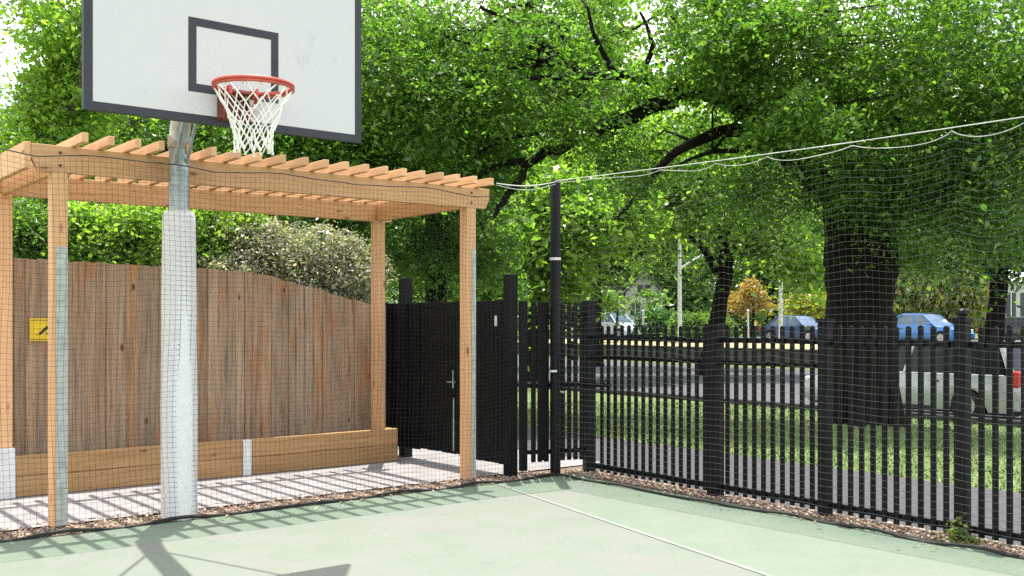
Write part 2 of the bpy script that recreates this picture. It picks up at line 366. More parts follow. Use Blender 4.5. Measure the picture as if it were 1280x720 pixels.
# ------------------------------------------------------------------ pergola
SL = 3.615; D = 1.6; PW = .108; ZB0, ZB1 = 2.525, 2.715
per = thing('pergola', pg(SL / 2, D / 2), 'new orange timber pergola with slatted roof over the concrete strip by the court', 'pergola')
for (s, v, front) in ((0, 0, 1), (SL, 0, 1), (0, D, 0), (SL, D, 0)):
    z0 = .42 if (s == 0 and not front) else .012
    p = timber('post', pg(s, v, ZB0 + (.0 if front else .0)), pg(s, v, z0), PW, PW, M['cedar'], per, up=U)
    if front:
        ztop = 1.98 if s == 0 else 2.12
        mb = MB().box(pg(s + (.012 if s == 0 else .028), v - PW / 2 - .003, ztop / 2 + .02), (.078 if s == 0 else .045), .005, ztop, Matrix((U, V, Vector((0, 0, 1)))).transposed())
        g = obj('corner_guard', mb, M['pale_metal'])
        tag(g, 'pale weathered metal strip on the face of the post')
        g.parent = p; bpy.context.view_layer.update(); g.matrix_parent_inverse = p.matrix_world.inverted()
    if z0 > .1:
        mb = MB().box(pg(s, v - .03, .21), PW + .012, PW + .07, .42, Matrix((U, V, Vector((0, 0, 1)))).transposed())
        g = obj('post_base', mb, M['white_metal']); tag(g, 'white painted foot of the post')
        g.parent = p; bpy.context.view_layer.update(); g.matrix_parent_inverse = p.matrix_world.inverted()
for s in (0, SL):
    for z in (2.575, 2.665):
        for dx in (.0,):
            obj('bolt', MB().disc(pg(s + dx, -.060, z), V, .009, .012, 8), M['dark_metal'], per)
# front beam with chamfered tail ends
def beam_chamfer(v, s0, s1):
    mb = MB(); th = .05; hz = (ZB1 - ZB0); L = s1 - s0; c = .045
    poly = [Vector((-L / 2 + c, -th / 2, -hz / 2)), Vector((L / 2 - c, -th / 2, -hz / 2)), Vector((L / 2, -th / 2, -hz / 2 + c * 2)), Vector((L / 2, -th / 2, hz / 2)), Vector((-L / 2, -th / 2, hz / 2)), Vector((-L / 2, -th / 2, -hz / 2 + c * 2))]
    mb.prism(poly, Vector((0, th, 0)))
    o = obj('beam', mb, M['cedar'], None, False, .004); m = Matrix((U, V, Vector((0, 0, 1)))).transposed().to_4x4(); m.translation = pg((s0 + s1) / 2, v, (ZB0 + ZB1) / 2)
    o.parent = per; o.matrix_basis = Matrix.Translation(-per.location) @ m
beam_chamfer(-.031, -.19, SL + .21); beam_chamfer(D + .031, -.19, SL + .21)
for s in (0, SL):
    timber('beam', pg(s, .0, (ZB0 + ZB1) / 2), pg(s, D, (ZB0 + ZB1) / 2), .05, .188, M['cedar'], per)
timber('beam', pg(-.215, -.054, (ZB0 + ZB1) / 2 + .01), pg(-.215, D + .1, (ZB0 + ZB1) / 2 + .01), .045, .185, M['cedar'], per)
for i in range(20):
    s = .10 + i * .188 + random.uniform(-.008, .008); t = -.30 + random.uniform(-.018, .018)
    if i == 3: s -= .03
    if i in (3, 4): pass
    timber('rafter', pg(s, t, ZB1 + .0335), pg(s + random.uniform(-.01, .01), D + .3, ZB1 + .0335), .045, .065, M['cedar'], per, bevel=.003)

# ------------------------------------------------------------------ timber boundary fence, edging, sign
def ftop(s):
    if s < 2.25: return 2.02 - .022 * s
    if s < 2.55: return lerp(1.97, 1.925, (s - 2.25) / .3)
    return lerp(1.925, 1.655, min(1, (s - 2.55) / 1.15))
FV = 1.86
wf = thing('timber_fence', pg(1.5, FV), 'tall weathered brown paling fence behind the pergola, its top stepping down to the right', 'fence')
mb = MB(); s = -2.2; rot = Matrix((U, V, Vector((0, 0, 1)))).transposed()
while s < 3.78:
    w = random.uniform(.09, .115); dv = random.choice((0, .012)); zt = ftop(s) + random.uniform(-.012, .012); zt2 = ftop(s + w) + random.uniform(-.006, .006)
    th = .016; q = [pg(s, FV + dv, .02), pg(s + w, FV + dv, .02), pg(s + w, FV + dv, zt2), pg(s, FV + dv, zt)]
    mb.prism(q, V * th); s += w - random.choice((.012, .006, .003))
obj('paling_panel', mb, M['palings'], wf, False)
for z in (.35, 1.0, 1.5):
    timber('rail', pg(-2.2, FV + .055, z), pg(3.75, FV + .055, z), .05, .07, M['sleeper'], wf)

EV = 1.487
ed = thing('garden_edging', pg(1.9, EV), 'low wall of two stacked timber sleepers along the foot of the fence', 'edging')
for s0, s1 in ((-2.0, 2.06), (2.16, 3.79)):
    for k in range(2):
        timber('sleeper', pg(s0, EV + .0275, .012 + .085 + k * .171), pg(s1, EV + .0275, .012 + .085 + k * .171), .055, .168, M['sleeper'], ed, bevel=.006)
mb = MB(); mb.box(pg(2.11, EV + .012, .175), .085, .012, .345, rot); mb.box(pg(2.11, EV + .048, .175), .085, .012, .345, rot); mb.box(pg(2.11, EV + .03, .175), .010, .03, .345, rot)
tag(obj('steel_post', mb, M['white_metal'], ed, False), 'white steel upright between the sleepers')
timber('sleeper', pg(3.76, EV + .06, .012 + .17), pg(3.76, FV - .01, .012 + .17), .06, .33, M['sleeper'], ed, bevel=.006)
mb = MB(); mb.add([pg(-2, EV + .06, .27), pg(3.73, EV + .06, .27), pg(3.73, FV - .002, .27), pg(-2, FV - .002, .27)], [(0, 1, 2, 3)])
mb2 = plain('garden_soil', (.05, .04, .03), .95, 0, .5, 15, .8); tag(obj('garden_bed', mb, mb2), kind='structure')

sv = FV - .012
sg = thing('warning_sign', pg(.48, sv, 1.3), 'small yellow square sign with a dark slanted mark, fixed to the brown fence', 'sign')
cs = P(50, 9.15, 412); sS = (cs - P0).dot(U)
SGS = .365; SGZ = 1.40
mb = MB().box(pg(SGS, sv, SGZ), .21, .006, .20, rot); obj('plate', mb, M['yellow'], sg, False, .002)
mb = MB(); sy = Vector((0, 0, 1))
def sp(a, b, d=.0055): return pg(SGS + a, sv - d, SGZ + b)
mb.prism([sp(-.035, -.035), sp(-.02, -.045), sp(.052, .018), sp(.045, .036), sp(.032, .034)], -V * .002)
mb.prism([sp(-.05, -.04), sp(-.036, -.036), sp(-.036, -.042), sp(-.05, -.046)], -V * .002)
mb.prism([sp(.028, -.022), sp(.05, -.040), sp(.045, -.045), sp(.023, -.028)], -V * .002)
obj('symbol', mb, M['dark_metal'], sg, False)
for a, b, c_, d_ in ((-.1, -.085, .1, -.081), (-.1, .081, .1, .085)):
    obj('rule_line', MB().prism([sp(a, b), sp(c_, b), sp(c_, d_), sp(a, d_)], -V * .0015), M['dark_metal'], sg, False)

# ------------------------------------------------------------------ basketball hoop
BC = Vector((-1.734, 6.485, 0)); BZ0 = 2.68; BH = 1.08; BW = 1.8
def bd(a, d, z): return BC + U * a - V * d + Vector((0, 0, z))           # along the board, out of its face, height
PX = Vector((-2.462, 7.66, 0))
PX = pg((PX - P0).dot(U) + .045, -.205)
hp = thing('basketball_hoop', PX, 'white basketball board with red ring on a padded steel post in front of the pergola', 'basketball hoop')
top = bd(0, -.09, 3.17)
path = [PX + Vector((0, 0, z)) for z in (2.2, 2.5, 2.72)]
e0 = PX + Vector((0, 0, 2.98)); a0 = path[-1]; a1 = lerp(e0, top, .16)
for i in range(1, 8):
    t = i / 7; path.append(a0 * (1 - t) ** 2 + e0 * 2 * t * (1 - t) + a1 * t * t)
path.append(top)
mb = MB().tube(path, .074, 20); obj('post', mb, M['galv'], hp)
mb = MB(); mb.disc(PX + Vector((0, 0, 2.80)), (0, 0, 1), .082, .09, 22); obj('collar', mb, plain('rusty_collar', (.26, .22, .17), .7, .2, .4, 14), hp)
zz = [0.0, .02, .4, .8, 1.2, 1.6, 2.0, 2.24, 2.29]; rr = [.13, .132, .130, .133, .127, .126, .122, .119, .105]
mb = MB().tube([PX + Vector((0, 0, z)) for z in zz], rr, 28); tag(obj('post_pad', mb, M['cover'], hp), 'pale grey rough cover round the lower post')
for sgn in (-1, 1):
    mb = MB().tube([PX + Vector((0, 0, 2.62)) + U * .04 * sgn - V * .03, lerp(e0, top, .34) + U * .05 * sgn - Vector((0, 0, .02))], .013, 8); obj('strut', mb, M['galv'], hp)
for sgn in (-1, 1):
    obj('stay', MB().tube([lerp(e0, top, .25) + U * .05 * sgn, bd(.62 * sgn, -.05, 3.40)], .011, 8), M['galv'], hp)
mb = MB(); mb.bar(bd(-.55, -.045, 3.02), bd(.55, -.045, 3.02), .05, .05); mb.bar(bd(-.55, -.045, 3.42), bd(.55, -.045, 3.42), .05, .05); mb.bar(bd(0, -.046, 2.98), bd(0, -.046, 3.46), .05, .16, U)
obj('board_support', mb, M['galv'], hp, False)
bb = obj('backboard', MB().box(bd(0, -.005, BZ0 + BH / 2), BW, .03, BH, rot), M['board'], hp, False, .004)
def sub(name, mb, mat, par, smooth=None, bevel=0):
    o = obj(name, mb, mat, None, smooth, bevel); o.parent = par
    bpy.context.view_layer.update(); o.matrix_parent_inverse = par.matrix_world.inverted(); return o
def frame_strips(x0, x1, z0, z1, w, d, th=.002):
    mb = MB()
    for a, b, c_, e in ((x0, x1, z0, z0 + w), (x0, x1, z1 - w, z1), (x0, x0 + w, z0 + w, z1 - w), (x1 - w, x1, z0 + w, z1 - w)):
        mb.prism([bd(a, d, c_), bd(b, d, c_), bd(b, d, e), bd(a, d, e)], -V * th)
    return mb
mb = frame_strips(-BW / 2 - .003, BW / 2 + .003, BZ0 - .003, BZ0 + BH + .003, .048, .0105)
for a, b, c_, e in ((-BW / 2 - .003, BW / 2 + .003, BZ0 - .006, BZ0 - .003),):
    mb.prism([bd(a, -.021, c_), bd(b, -.021, c_), bd(b, -.021, e), bd(a, -.021, e)], -V * .034)
mb.prism([bd(-BW / 2 - .006, -.021, BZ0 - .006), bd(-BW / 2 - .003, -.021, BZ0 - .006), bd(-BW / 2 - .003, -.021, BZ0 + BH), bd(-BW / 2 - .006, -.021, BZ0 + BH)], -V * .034)
sub('border', mb, M['board_line'], bb, False)
sub('target_square', frame_strips(-.295, .295, 2.862, 3.312, .05, .0105), M['board_line'], bb, False)
# ring, bracket and net
RC = bd(.0, .285, 2.885); RR = .232
ring = obj('ring', MB().tube([RC + U * math.cos(t) * RR + V * math.sin(t) * RR for t in np.linspace(0, 2 * math.pi, 48, endpoint=False)], .0125, 10, closed=True), M['red'], hp)
mb = MB(); mb.tube([RC - Vector((0, 0, .019)) + U * math.cos(t) * (RR + .004) + V * math.sin(t) * (RR + .004) for t in np.linspace(0, 2 * math.pi, 48, endpoint=False)], .008, 8, closed=True)
for sg_ in (-1, 1):
    mb.bar(bd(.085 * sg_, .02, 2.875), bd(.085 * sg_, .15, 2.878), .02, .05)
    mb.bar(bd(.085 * sg_, .025, 2.72), bd(.10 * sg_, .13, 2.862), .012, .02)
sub('lower_ring', mb, M['red'], ring)
mb = MB(); mb.box(bd(-.02, .017, 2.80), .19, .012, .19, rot); mb.box(bd(-.02, .07, 2.872), .18, .10, .012, rot)
for sg_ in (-1, 1): mb.box(bd(-.02 + .085 * sg_, .045, 2.795), .014, .06, .17, rot)
sub('bracket', mb, M['dark_red'], ring, False, .003)
mb = MB(); KN = 14; lv = [(0, -.014, .228), (1, -.075, .200), (2, -.135, .172), (3, -.195, .146), (4, -.245, .126), (5, -.295, .113), (6, -.345, .108), (7, -.395, .112)]
def npnt(l, k):
    _, dz, r = lv[l]; a = 2 * math.pi * (k + (.5 if l % 2 else 0)) / KN
    return RC + U * math.cos(a) * r + V * math.sin(a) * r + Vector((.006 * math.sin(k * 3 + l), .006 * math.cos(k * 2.1 + l), dz + .008 * math.sin(k * 1.7 + l * 2)))
for k in range(KN):
    for dr in (0, 1):
        pts = []; kk = k
        for l in range(len(lv)):
            pts.append(npnt(l, kk))
            if l % 2 == 1: kk += (1 if dr == 0 else 0)
            else: kk += (0 if dr == 0 else -1)
        mb.tube(pts, .0042 if True else 0, 5)
for l in range(3, len(lv)):
    for k in range(KN): mb.tube([npnt(l, k) - Vector((0, 0, .009)), npnt(l, k) + Vector((0, 0, .009))], .0075, 5)
sub('hoop_net', mb, M['hoop_net'], ring)

# ------------------------------------------------------------------ nets
def netmesh(name, pa, pb, top, bot, step, r, mat, parent, bulge, sag, seed, rv=None):
    """strands between two ground points; top(t), bot(t) give heights along the run"""
    g = np.random.default_rng(seed); d = pb - pa; L = d.length; d = d.normalized(); nrm = Vector((-d.y, d.x, 0))
    nx = int(L / step); nz = int(max(top(0), top(1)) / step); V_ = []; F_ = []
    ph = g.uniform(0, 6.28, 8)
    def pos(x, q):                       # x metres along, q 0..1 up
        t = x / L; z0, z1 = bot(t), top(t); z = z0 + (z1 - z0) * q
        w = bulge * math.sin(q * math.pi) * (.6 + .4 * math.sin(x * 1.1 + ph[0])) + .012 * math.sin(x * 3.1 + ph[1] + q * 4) * (1 - q * .5)
        z += sag * math.sin(x * 4.3 + ph[2]) * q * (1 - q) * 2 + .006 * math.sin(x * 9 + q * 11 + ph[3])
        xx = x + .012 * math.sin(q * 9 + x * .8 + ph[4])
        return pa + d * xx + nrm * w + Vector((0, 0, z))
    def strand(pts, r):
        b = len(V_); n = len(pts)
        for i, p in enumerate(pts):
            t = pts[min(i + 1, n - 1)] - pts[max(i - 1, 0)]; t.normalize()
            x = nrm - t * nrm.dot(t); x.normalize(); y = t.cross(x)
            for k in range(3):
                a = 2.094 * k + .5; V_.append(p + (x * math.cos(a) + y * math.sin(a)) * r)
        for i in range(n - 1):
            for k in range(3):
                l = (k + 1) % 3; F_.append((b + i * 3 + k, b + i * 3 + l, b + i * 3 + 3 + l, b + i * 3 + 3 + k))
    for i in range(nx + 1):
        strand([pos(i * step, q) for q in np.linspace(0, 1, 13)], rv or r)
    for j in range(nz + 1):
        strand([pos(x, j / nz) for x in np.linspace(0, L, int(L / .16))], r)
    me = npmesh(name, np.array([tuple(v) for v in V_]), np.array(F_))
    return link_mesh(name, me, mat, parent), pos, L
NP = pg(4.40, NV); NP = Vector((.37, 9.80, 0)) if False else NP
SA = pg(-1.2, NV); 
def ltop(t):
    x = t * 5.51
    s = x - 1.2
    z = 2.635 - .035 * abs(math.sin(s * 2.6 + .6)) ** .8 * -1 - .05
    if s > 3.7: z = lerp(2.62, 2.80, min(1, (s - 3.7) / .6))
    return z
ln_ = thing('safety_net', SA, 'fine dark ball net hung along the pergola front behind the court edge', 'net')
mo, posL, LL = netmesh('net_mesh', SA, NP, ltop, lambda t: .03, .040, .00105, M['net'], ln_, .02, .03, 3)
mb = MB().tube([posL(x, 1.0) - V * .004 for x in np.linspace(0, LL * .86, 90)], .0045, 5); obj('top_cord', mb, M['rope_black'], ln_)
mb = MB().tube([posL(x, 0.0) + Vector((0, 0, -.012 + .01 * math.sin(x * 7))) + V * .012 * math.sin(x * 2.3) for x in np.linspace(0, LL, 110)], .013, 6); obj('ground_rope', mb, M['rope_black'], ln_)
mb = MB().tube([lerp(pg(3.72, -.30, 2.735), NP + Vector((0, 0, 2.80)), t) - Vector((0, 0, .03 * math.sin(t * math.pi))) for t in np.linspace(0, 1, 14)], .005, 6)
mb.tube([lerp(pg(3.72, -.30, 2.72), NP + Vector((0, 0, 2.78)), t) - Vector((0, 0, .05 * math.sin(t * math.pi))) for t in np.linspace(0, 1, 14)], .003, 6)
obj('white_rope', mb, M['rope_white'], ln_)

SB = fr(5.6, NR)
zA, zB = 2.80, 2.705
def rtop(t): return lerp(zA, zB, t) - .09 * math.sin(t * math.pi) * .3 - (.015 + .06 * min(1, t * 1.6)) * abs(math.sin((t + .018 * math.sin(t * 17)) * math.pi * 9)) ** .7
rn = thing('safety_net', NP, 'dark ball net hung inside the black street fence from a white rope', 'net')
mo, posR, LR = netmesh('net_mesh', NP, SB, rtop, lambda t: .03, .052, .0013, M['net_side'], rn, .03, .03, 5, .00035)
def rope_z(t): return lerp(zA, zB, t) - .027 * math.sin(t * math.pi)
dR = (SB - NP)
mb = MB().tube([NP + dR * t + Vector((0, 0, rope_z(t) + .012)) for t in np.linspace(0, 1, 40)], .0036, 6); obj('white_rope', mb, M['rope_white'], rn)
mb = MB().tube([posR(x, 1.0) for x in np.linspace(0, LR, 180)], .0026, 5); obj('edge_cord', mb, M['rope_white'], rn)
mb = MB().tube([posR(x, 0.0) + Vector((0, 0, -.012 + .008 * math.sin(x * 8))) + FN * .014 * math.sin(x * 2.9) for x in np.linspace(0, LR, 120)], .012, 6); obj('ground_rope', mb, M['rope_black'], rn)
npost = thing('net_post', NP, 'slim tall black post holding the net ropes at the court corner', 'post')
NPb = NP + FN * .0 + Vector((.0, .07, 0))
obj('pole', MB().tube([NPb, NPb + Vector((0, 0, 2.80)), NPb + Vector((0, 0, 2.83))], [.05, .05, .03], 16), M['black'], npost)
obj('strap', MB().tube([NPb + Vector((0, 0, 2.06)), NPb + Vector((0, 0, 2.085))], .054, 16), M['white_metal'], npost)
obj('rope_cleat', MB().box(NPb + Vector((-.02, -.055, 1.0)), .07, .02, .02), M['white_metal'], npost, False, .004)

# ------------------------------------------------------------------ black fences and gate
def palings(mb, a, b, z0, z1, w, th, pitch, jit=.0, point=.025):
    d = b - a; L = d.length; d = d.normalized(); nn = Vector((-d.y, d.x, 0)); k = int(L / pitch)
    for i in range(k + 1):
        c = a + d * (pitch * i + (L - k * pitch) / 2); zt = z1 + random.uniform(-jit, jit); z_ = z0 + random.uniform(-jit, jit)
        q = [c - d * w / 2 + Vector((0, 0, z_)), c + d * w / 2 + Vector((0, 0, z_)), c + d * w / 2 + Vector((0, 0, zt - point)), c + Vector((0, 0, zt)), c - d * w / 2 + Vector((0, 0, zt - point))]
        mb.prism([x - nn * th / 2 for x in q], nn * th)
SF = 4.05
sf = thing('metal_fence', pg(SF, .8), 'tall close black paling fence closing the right end of the pergola', 'fence')
for v, zt, w in ((-.09, 1.92, .10), (1.745, 1.95, .11)):
    obj('post', MB().box(pg(SF, v, zt / 2), w, w, zt, rot), M['black'], sf, False, .006)
mb = MB(); palings(mb, pg(SF, -.02), pg(SF, .55), .11, 1.68, .055, .018, .068, .004, .004); obj('paling_panel', mb, M['black'], sf, False)
mb = MB(); palings(mb, pg(SF, 1.48), pg(SF, 1.70), .11, 1.68, .055, .018, .068, .004, .004); palings(mb, pg(SF, 1.80), pg(SF, 2.25), .11, 1.68, .055, .018, .068, .004, .004); palings(mb, pg(3.80, 2.0), pg(SF, 2.0), .05, 1.68, .055, .018, .06, .004, .004); obj('paling_panel', mb, M['black'], sf, False)
for z in (.28, .95, 1.5):
    obj('rail', MB().bar(pg(SF + .03, -.05, z), pg(SF + .03, .56, z), .03, .045), M['black'], sf, False)
    obj('rail', MB().bar(pg(SF + .03, 1.46, z), pg(SF + .03, 2.2, z), .03, .045), M['black'], sf, False)
dr = thing('metal_gate', pg(SF, 1.0), 'solid black paling gate with a bright handle in the pergola end fence', 'gate')
mb = MB(); palings(mb, pg(SF, .62), pg(SF, 1.42), .13, 1.68, .058, .018, .064, .004, .004); obj('leaf', mb, M['black'], dr, False)
mb = MB()
for z in (.3, .95, 1.5): mb.bar(pg(SF + .032, .58, z), pg(SF + .032, 1.45, z), .03, .04)
mb.bar(pg(SF + .032, .6, .14), pg(SF + .032, .6, 1.66), .035, .045, U); mb.bar(pg(SF + .032, 1.44, .14), pg(SF + .032, 1.44, 1.66), .035, .045, U)
obj('frame', mb, M['black'], dr, False)
mb = MB().tube([pg(SF - .05, .78, .98), pg(SF - .05, .78, .80)], .009, 8); mb.tube([pg(SF - .012, .80, .86), pg(SF - .05, .80, .86), pg(SF - .055, .88, .86)], .008, 8); obj('handle', mb, M['galv'], dr)
mb = MB().tube([pg(SF - .016, .82, .70), pg(SF - .016, .82, .16)], .008, 8); obj('drop_bolt', mb, M['galv'], dr)
mb = MB().box(pg(SF - .014, .12, 1.48), .008, .035, .10, rot); obj('hinge', mb, M['white_metal'], dr, False)

G0 = Vector((-.02, 9.87, 0)); G1 = Vector((.755, 10.17, 0)); gd = (G1 - G0).normalized()
gt = thing('metal_gate', (G0 + G1) / 2, 'tall black open paling gate at the court corner beside the net post', 'gate')
grot = Matrix((gd, Vector((-gd.y, gd.x, 0)), Vector((0, 0, 1)))).transposed()
mb = MB(); palings(mb, G0 + gd * .215, G0 + gd * .40, .13, 1.66, .045, .016, .067, .004, .004); palings(mb, G0 + gd * .46, G1 - gd * .06, .13, 1.66, .043, .016, .067, .004, .004); obj('leaf', mb, M['black'], gt, False)
mb = MB()
for z in (.22, .86, 1.52): mb.bar(G0 + gd * .12 + Vector((0, .03, z)), G1 - gd * .03 + Vector((0, .03, z)), .03, .04)
mb.box(G0 + gd * .135 + Vector((0, 0, .86)), .075, .045, 1.62, grot)
mb.box(G1 - gd * .47 + Vector((0, 0.005, .9)), .07, .04, 1.52, grot)
obj('frame', mb, M['black'], gt, False, .003)
mb = MB().box(G0 + gd * .655 + Vector((0, -.01, 1.25)), .09, .03, .07, grot); obj('gate_closer', mb, M['black'], gt, False, .004); obj('latch_plate', MB().box(G0 + gd * .66 + Vector((0, -.01, 1.12)), .10, .03, .05, grot), M['black'], gt, False, .004)
mb = MB().tube([G0 + gd * .49 + Vector((0, -.03, .80)), G0 + gd * .56 + Vector((0, -.035, .79))], .011, 8); obj('handle', mb, M['pale_metal'], gt)
gp = tag(obj('gate_post', MB().box(G1 + gd * .0 + Vector((0, 0, .84)), .10, .10, 1.68, grot), M['black'], None, False, .006), 'thick square black post where the corner gate meets the low fence', 'post')

sfn = thing('street_fence', fr(2, 0), 'low black paling fence along the street side of the court', 'fence')
fposts = [1.484, 2.59, 3.69, 4.80]
starts = [-.10] + fposts
frot = Matrix((FD, FN, Vector((0, 0, 1)))).transposed()
for i, s in enumerate(fposts):
    w = .105 if i == 0 else .082
    p = obj('post', MB().box(fr(s, -.01, .71 + (.02 if i else 0)), w, w, 1.42 + (.04 if i else 0), frot), M['black'], sfn, False, .006)
    mb = MB().box(fr(s, -.01, 1.435 + (.04 if i else 0)), w + .02, w + .02, .03, frot)
    if i == 2: mb.tube([fr(s, -.01, 1.49), fr(s, -.01, 1.515), fr(s, -.01, 1.54), fr(s, -.01, 1.555)], [.02, .034, .03, .01], 10)
    sub('post_cap', mb, M['black'], p, False)
for a, b in zip(starts, starts[1:]):
    mb = MB(); palings(mb, fr(a + .085, .0), fr(b - .085, .0), .04, 1.44, .037, .016, .095, .006, .012); obj('paling_panel', mb, M['black'], sfn, False)
for z, hh in ((1.315, .04), (1.13, .035), (.085, .045)):
    if z == 1.13: obj('rail', MB().bar(fr(-.2, .028, z), fr(2.59, .028, z), .03, hh), M['black'], sfn, False)
    else: obj('rail', MB().bar(fr(-.2, .028, z), fr(5.0, .028, z), .03, hh), M['black'], sfn, False)
lk = thing('gate_lock', fr(-.02, -.03, .9), 'dark chain and bolt wrapped on the low fence beside the gate post', 'lock')
mb = MB()
mb.bar(fr(-.12, -.045, .86), fr(.20, -.045, .875), .022, .03); obj('bolt', mb, M['black'], lk, False, .003)
for k in range(9):
    c = fr(.02 + k * .022, -.06 + .012 * math.sin(k * 2), .90 + .02 * math.sin(k * 1.3))
    mb = MB() if k == 0 else mb
    a = k * 1.2; ex = FD * math.cos(.5) + Vector((0, 0, .5)) * math.sin(a); ey = Vector((0, 0, 1)) * math.cos(a) + FN * math.sin(a)
    mb.tube([c + ex.normalized() * .02 * math.cos(t) + ey.normalized() * .013 * math.sin(t) for t in np.linspace(0, 6.28, 10, endpoint=False)], .004, 5, closed=True)
obj('chain', mb, M['black'], lk)

# ------------------------------------------------------------------ vegetation
def leaf_cloud(centres, radii, counts, size, g, droop=.25, clump=True, elong=.55, mult=2.2, per=100):
    """diamond leaves gathered in sprays inside ellipsoids; returns verts, faces, spray centres"""
    Cs = []; sprays = []
    for c, r, n in zip(centres, radii, counts):
        r = np.array(r, float) if hasattr(r, '__len__') else np.array([r, r, r * .8]); c = np.array(c)
        n = int(n * mult); k = max(5, int(n / per))
        d = g.normal(0, 1, (k, 3)); d /= np.linalg.norm(d, axis=1)[:, None]
        q = d * (g.uniform(.12, 1, (k, 1)) ** (1 / 2.2)) * r + c
        sprays.append(q); vis = q
        w = g.uniform(.4, 1.6, k); w /= w.sum()
        idx = g.choice(k, n, p=w)
        sr = (np.mean(r) * .15 + size * 1.3)
        off = g.normal(0, 1, (n, 3)) * (sr, sr, sr * .36); off[:, 2] -= .35 * (off[:, 0] ** 2 + off[:, 1] ** 2) / sr
        Cs.append(q[idx] + off)
    Cn = np.concatenate(Cs); n = len(Cn)
    ax = g.normal(0, 1, (n, 3)); ax[:, 2] = ax[:, 2] * .6 - droop * 1.6; ax /= np.linalg.norm(ax, axis=1)[:, None]
    up = g.normal(0, .75, (n, 3)); up[:, 2] += 1.0
    side = np.cross(ax, up); side /= np.linalg.norm(side, axis=1)[:, None] + 1e-9
    L = (size * np.clip(g.lognormal(-.05, .36, n), .4, 1.7))[:, None]
    nr = np.cross(side, ax)
    a = Cn - ax * L * .5; b = Cn + side * L * elong * .5 + nr * L * .08 - ax * L * .05; c = Cn + ax * L * .5; d = Cn - side * L * elong * .5 + nr * L * .08 - ax * L * .05
    v = np.stack([a, b, c, d], 1).reshape(-1, 3); f = np.arange(4 * n).reshape(-1, 4)
    return v, f, np.concatenate(sprays)
def limb(mb, pts, r0, r1, g, wob=.0, sub_=4, sides=8):
    pts = [Vector(p) for p in pts]; out = []
    n = len(pts)
    for i in range(n - 1):
        p0 = pts[max(i - 1, 0)]; p1 = pts[i]; p2 = pts[i + 1]; p3 = pts[min(i + 2, n - 1)]
        for k in range(sub_):
            t = k / sub_
            out.append(.5 * ((2 * p1) + (p2 - p0) * t + (2 * p0 - 5 * p1 + 4 * p2 - p3) * t * t + (3 * p1 - p0 - 3 * p2 + p3) * t ** 3))
    out.append(pts[-1])
    if wob: out = [o + Vector(g.normal(0, wob, 3)) if 0 < i < len(out) - 1 else o for i, o in enumerate(out)]
    m = len(out); mb.tube(out, [lerp(r0, r1, (i / (m - 1)) ** .8) * (1 + g.uniform(-.08, .08)) for i in range(m)], sides)
    return out
def tree(name, label, cat, base, trunk, r0, r1, limbs, clumps, leaf, size, bark, seed, group=None, twigs=60, droop=.25, elong=.55, flare=True, mult=2.2):
    """trunk: points; limbs: (points, r0, r1); clumps: (centre, radius, leaves)"""
    g = np.random.default_rng(seed); t = thing(name, base, label, cat, group)
    tb = MB(); pts = [Vector(p) for p in trunk]
    sk = limb(tb, pts, r0, r1, g, r0 * .04, 4, 14)
    if flare:
        for k in range(6):
            a = k * 1.05 + g.uniform(0, .5); d = Vector((math.cos(a), math.sin(a), 0))
            tb.tube([pts[0] + d * r0 * 1.35 - Vector((0, 0, .1)), pts[0] + d * r0 * .95 + Vector((0, 0, .15)), pts[0] + d * r0 * .55 + Vector((0, 0, r0 * 2.2))], [r0 * .22, r0 * .36, r0 * .4], 7)
    obj('trunk', tb, bark, t)
    v, f, sp_ = leaf_cloud([c[0] for c in clumps], [c[1] for c in clumps], [c[2] for c in clumps], size, g, droop, True, elong, mult)
    lb = MB(); nodes = [Vector(p) for p in sk[len(sk) // 2:]]
    for ps, a, b in limbs:
        l1 = MB(); nodes += limb(l1, ps, a, b, g, a * .12, 4, 8); obj('branch', l1, bark, t)
    if twigs and len(sp_):
        for i in g.choice(len(sp_), min(twigs, len(sp_)), replace=False):
            q = Vector(sp_[i]); nn = min(nodes, key=lambda x: (x - q).length)
            d = q - nn; mid = nn + d * .5 + Vector(g.normal(0, .08, 3)) * d.length + Vector((0, 0, .06 * d.length))
            rr_ = min(.05, .012 + .008 * d.length) * (1 if r0 > .2 else .5)
            lb.tube([nn, nn + (mid - nn) * .5, mid, lerp(mid, q, .6), q], [rr_, rr_ * .8, rr_ * .6, rr_ * .4, rr_ * .2], 5, cap=False)
    nl = len(f)
    if lb.v: f = np.concatenate([f, np.array(lb.f) + len(v)]); v = np.concatenate([v, np.array(lb.v)])
    me = npmesh('crown', v, f); mi = np.zeros(len(me.polygons), np.int32); mi[nl:] = 1
    o = link_mesh('crown', me, leaf, t, mats=[leaf, bark]); me.polygons.foreach_set('material_index', mi)
    return t
def C(px, Z, py, r, n): return (tuple(P(px, Z, py)), r, n)
def GB(px, Z, dz=-.05):
    p = P(px, Z, 405); return Vector((p.x, p.y, zg(nof(p)) + dz))

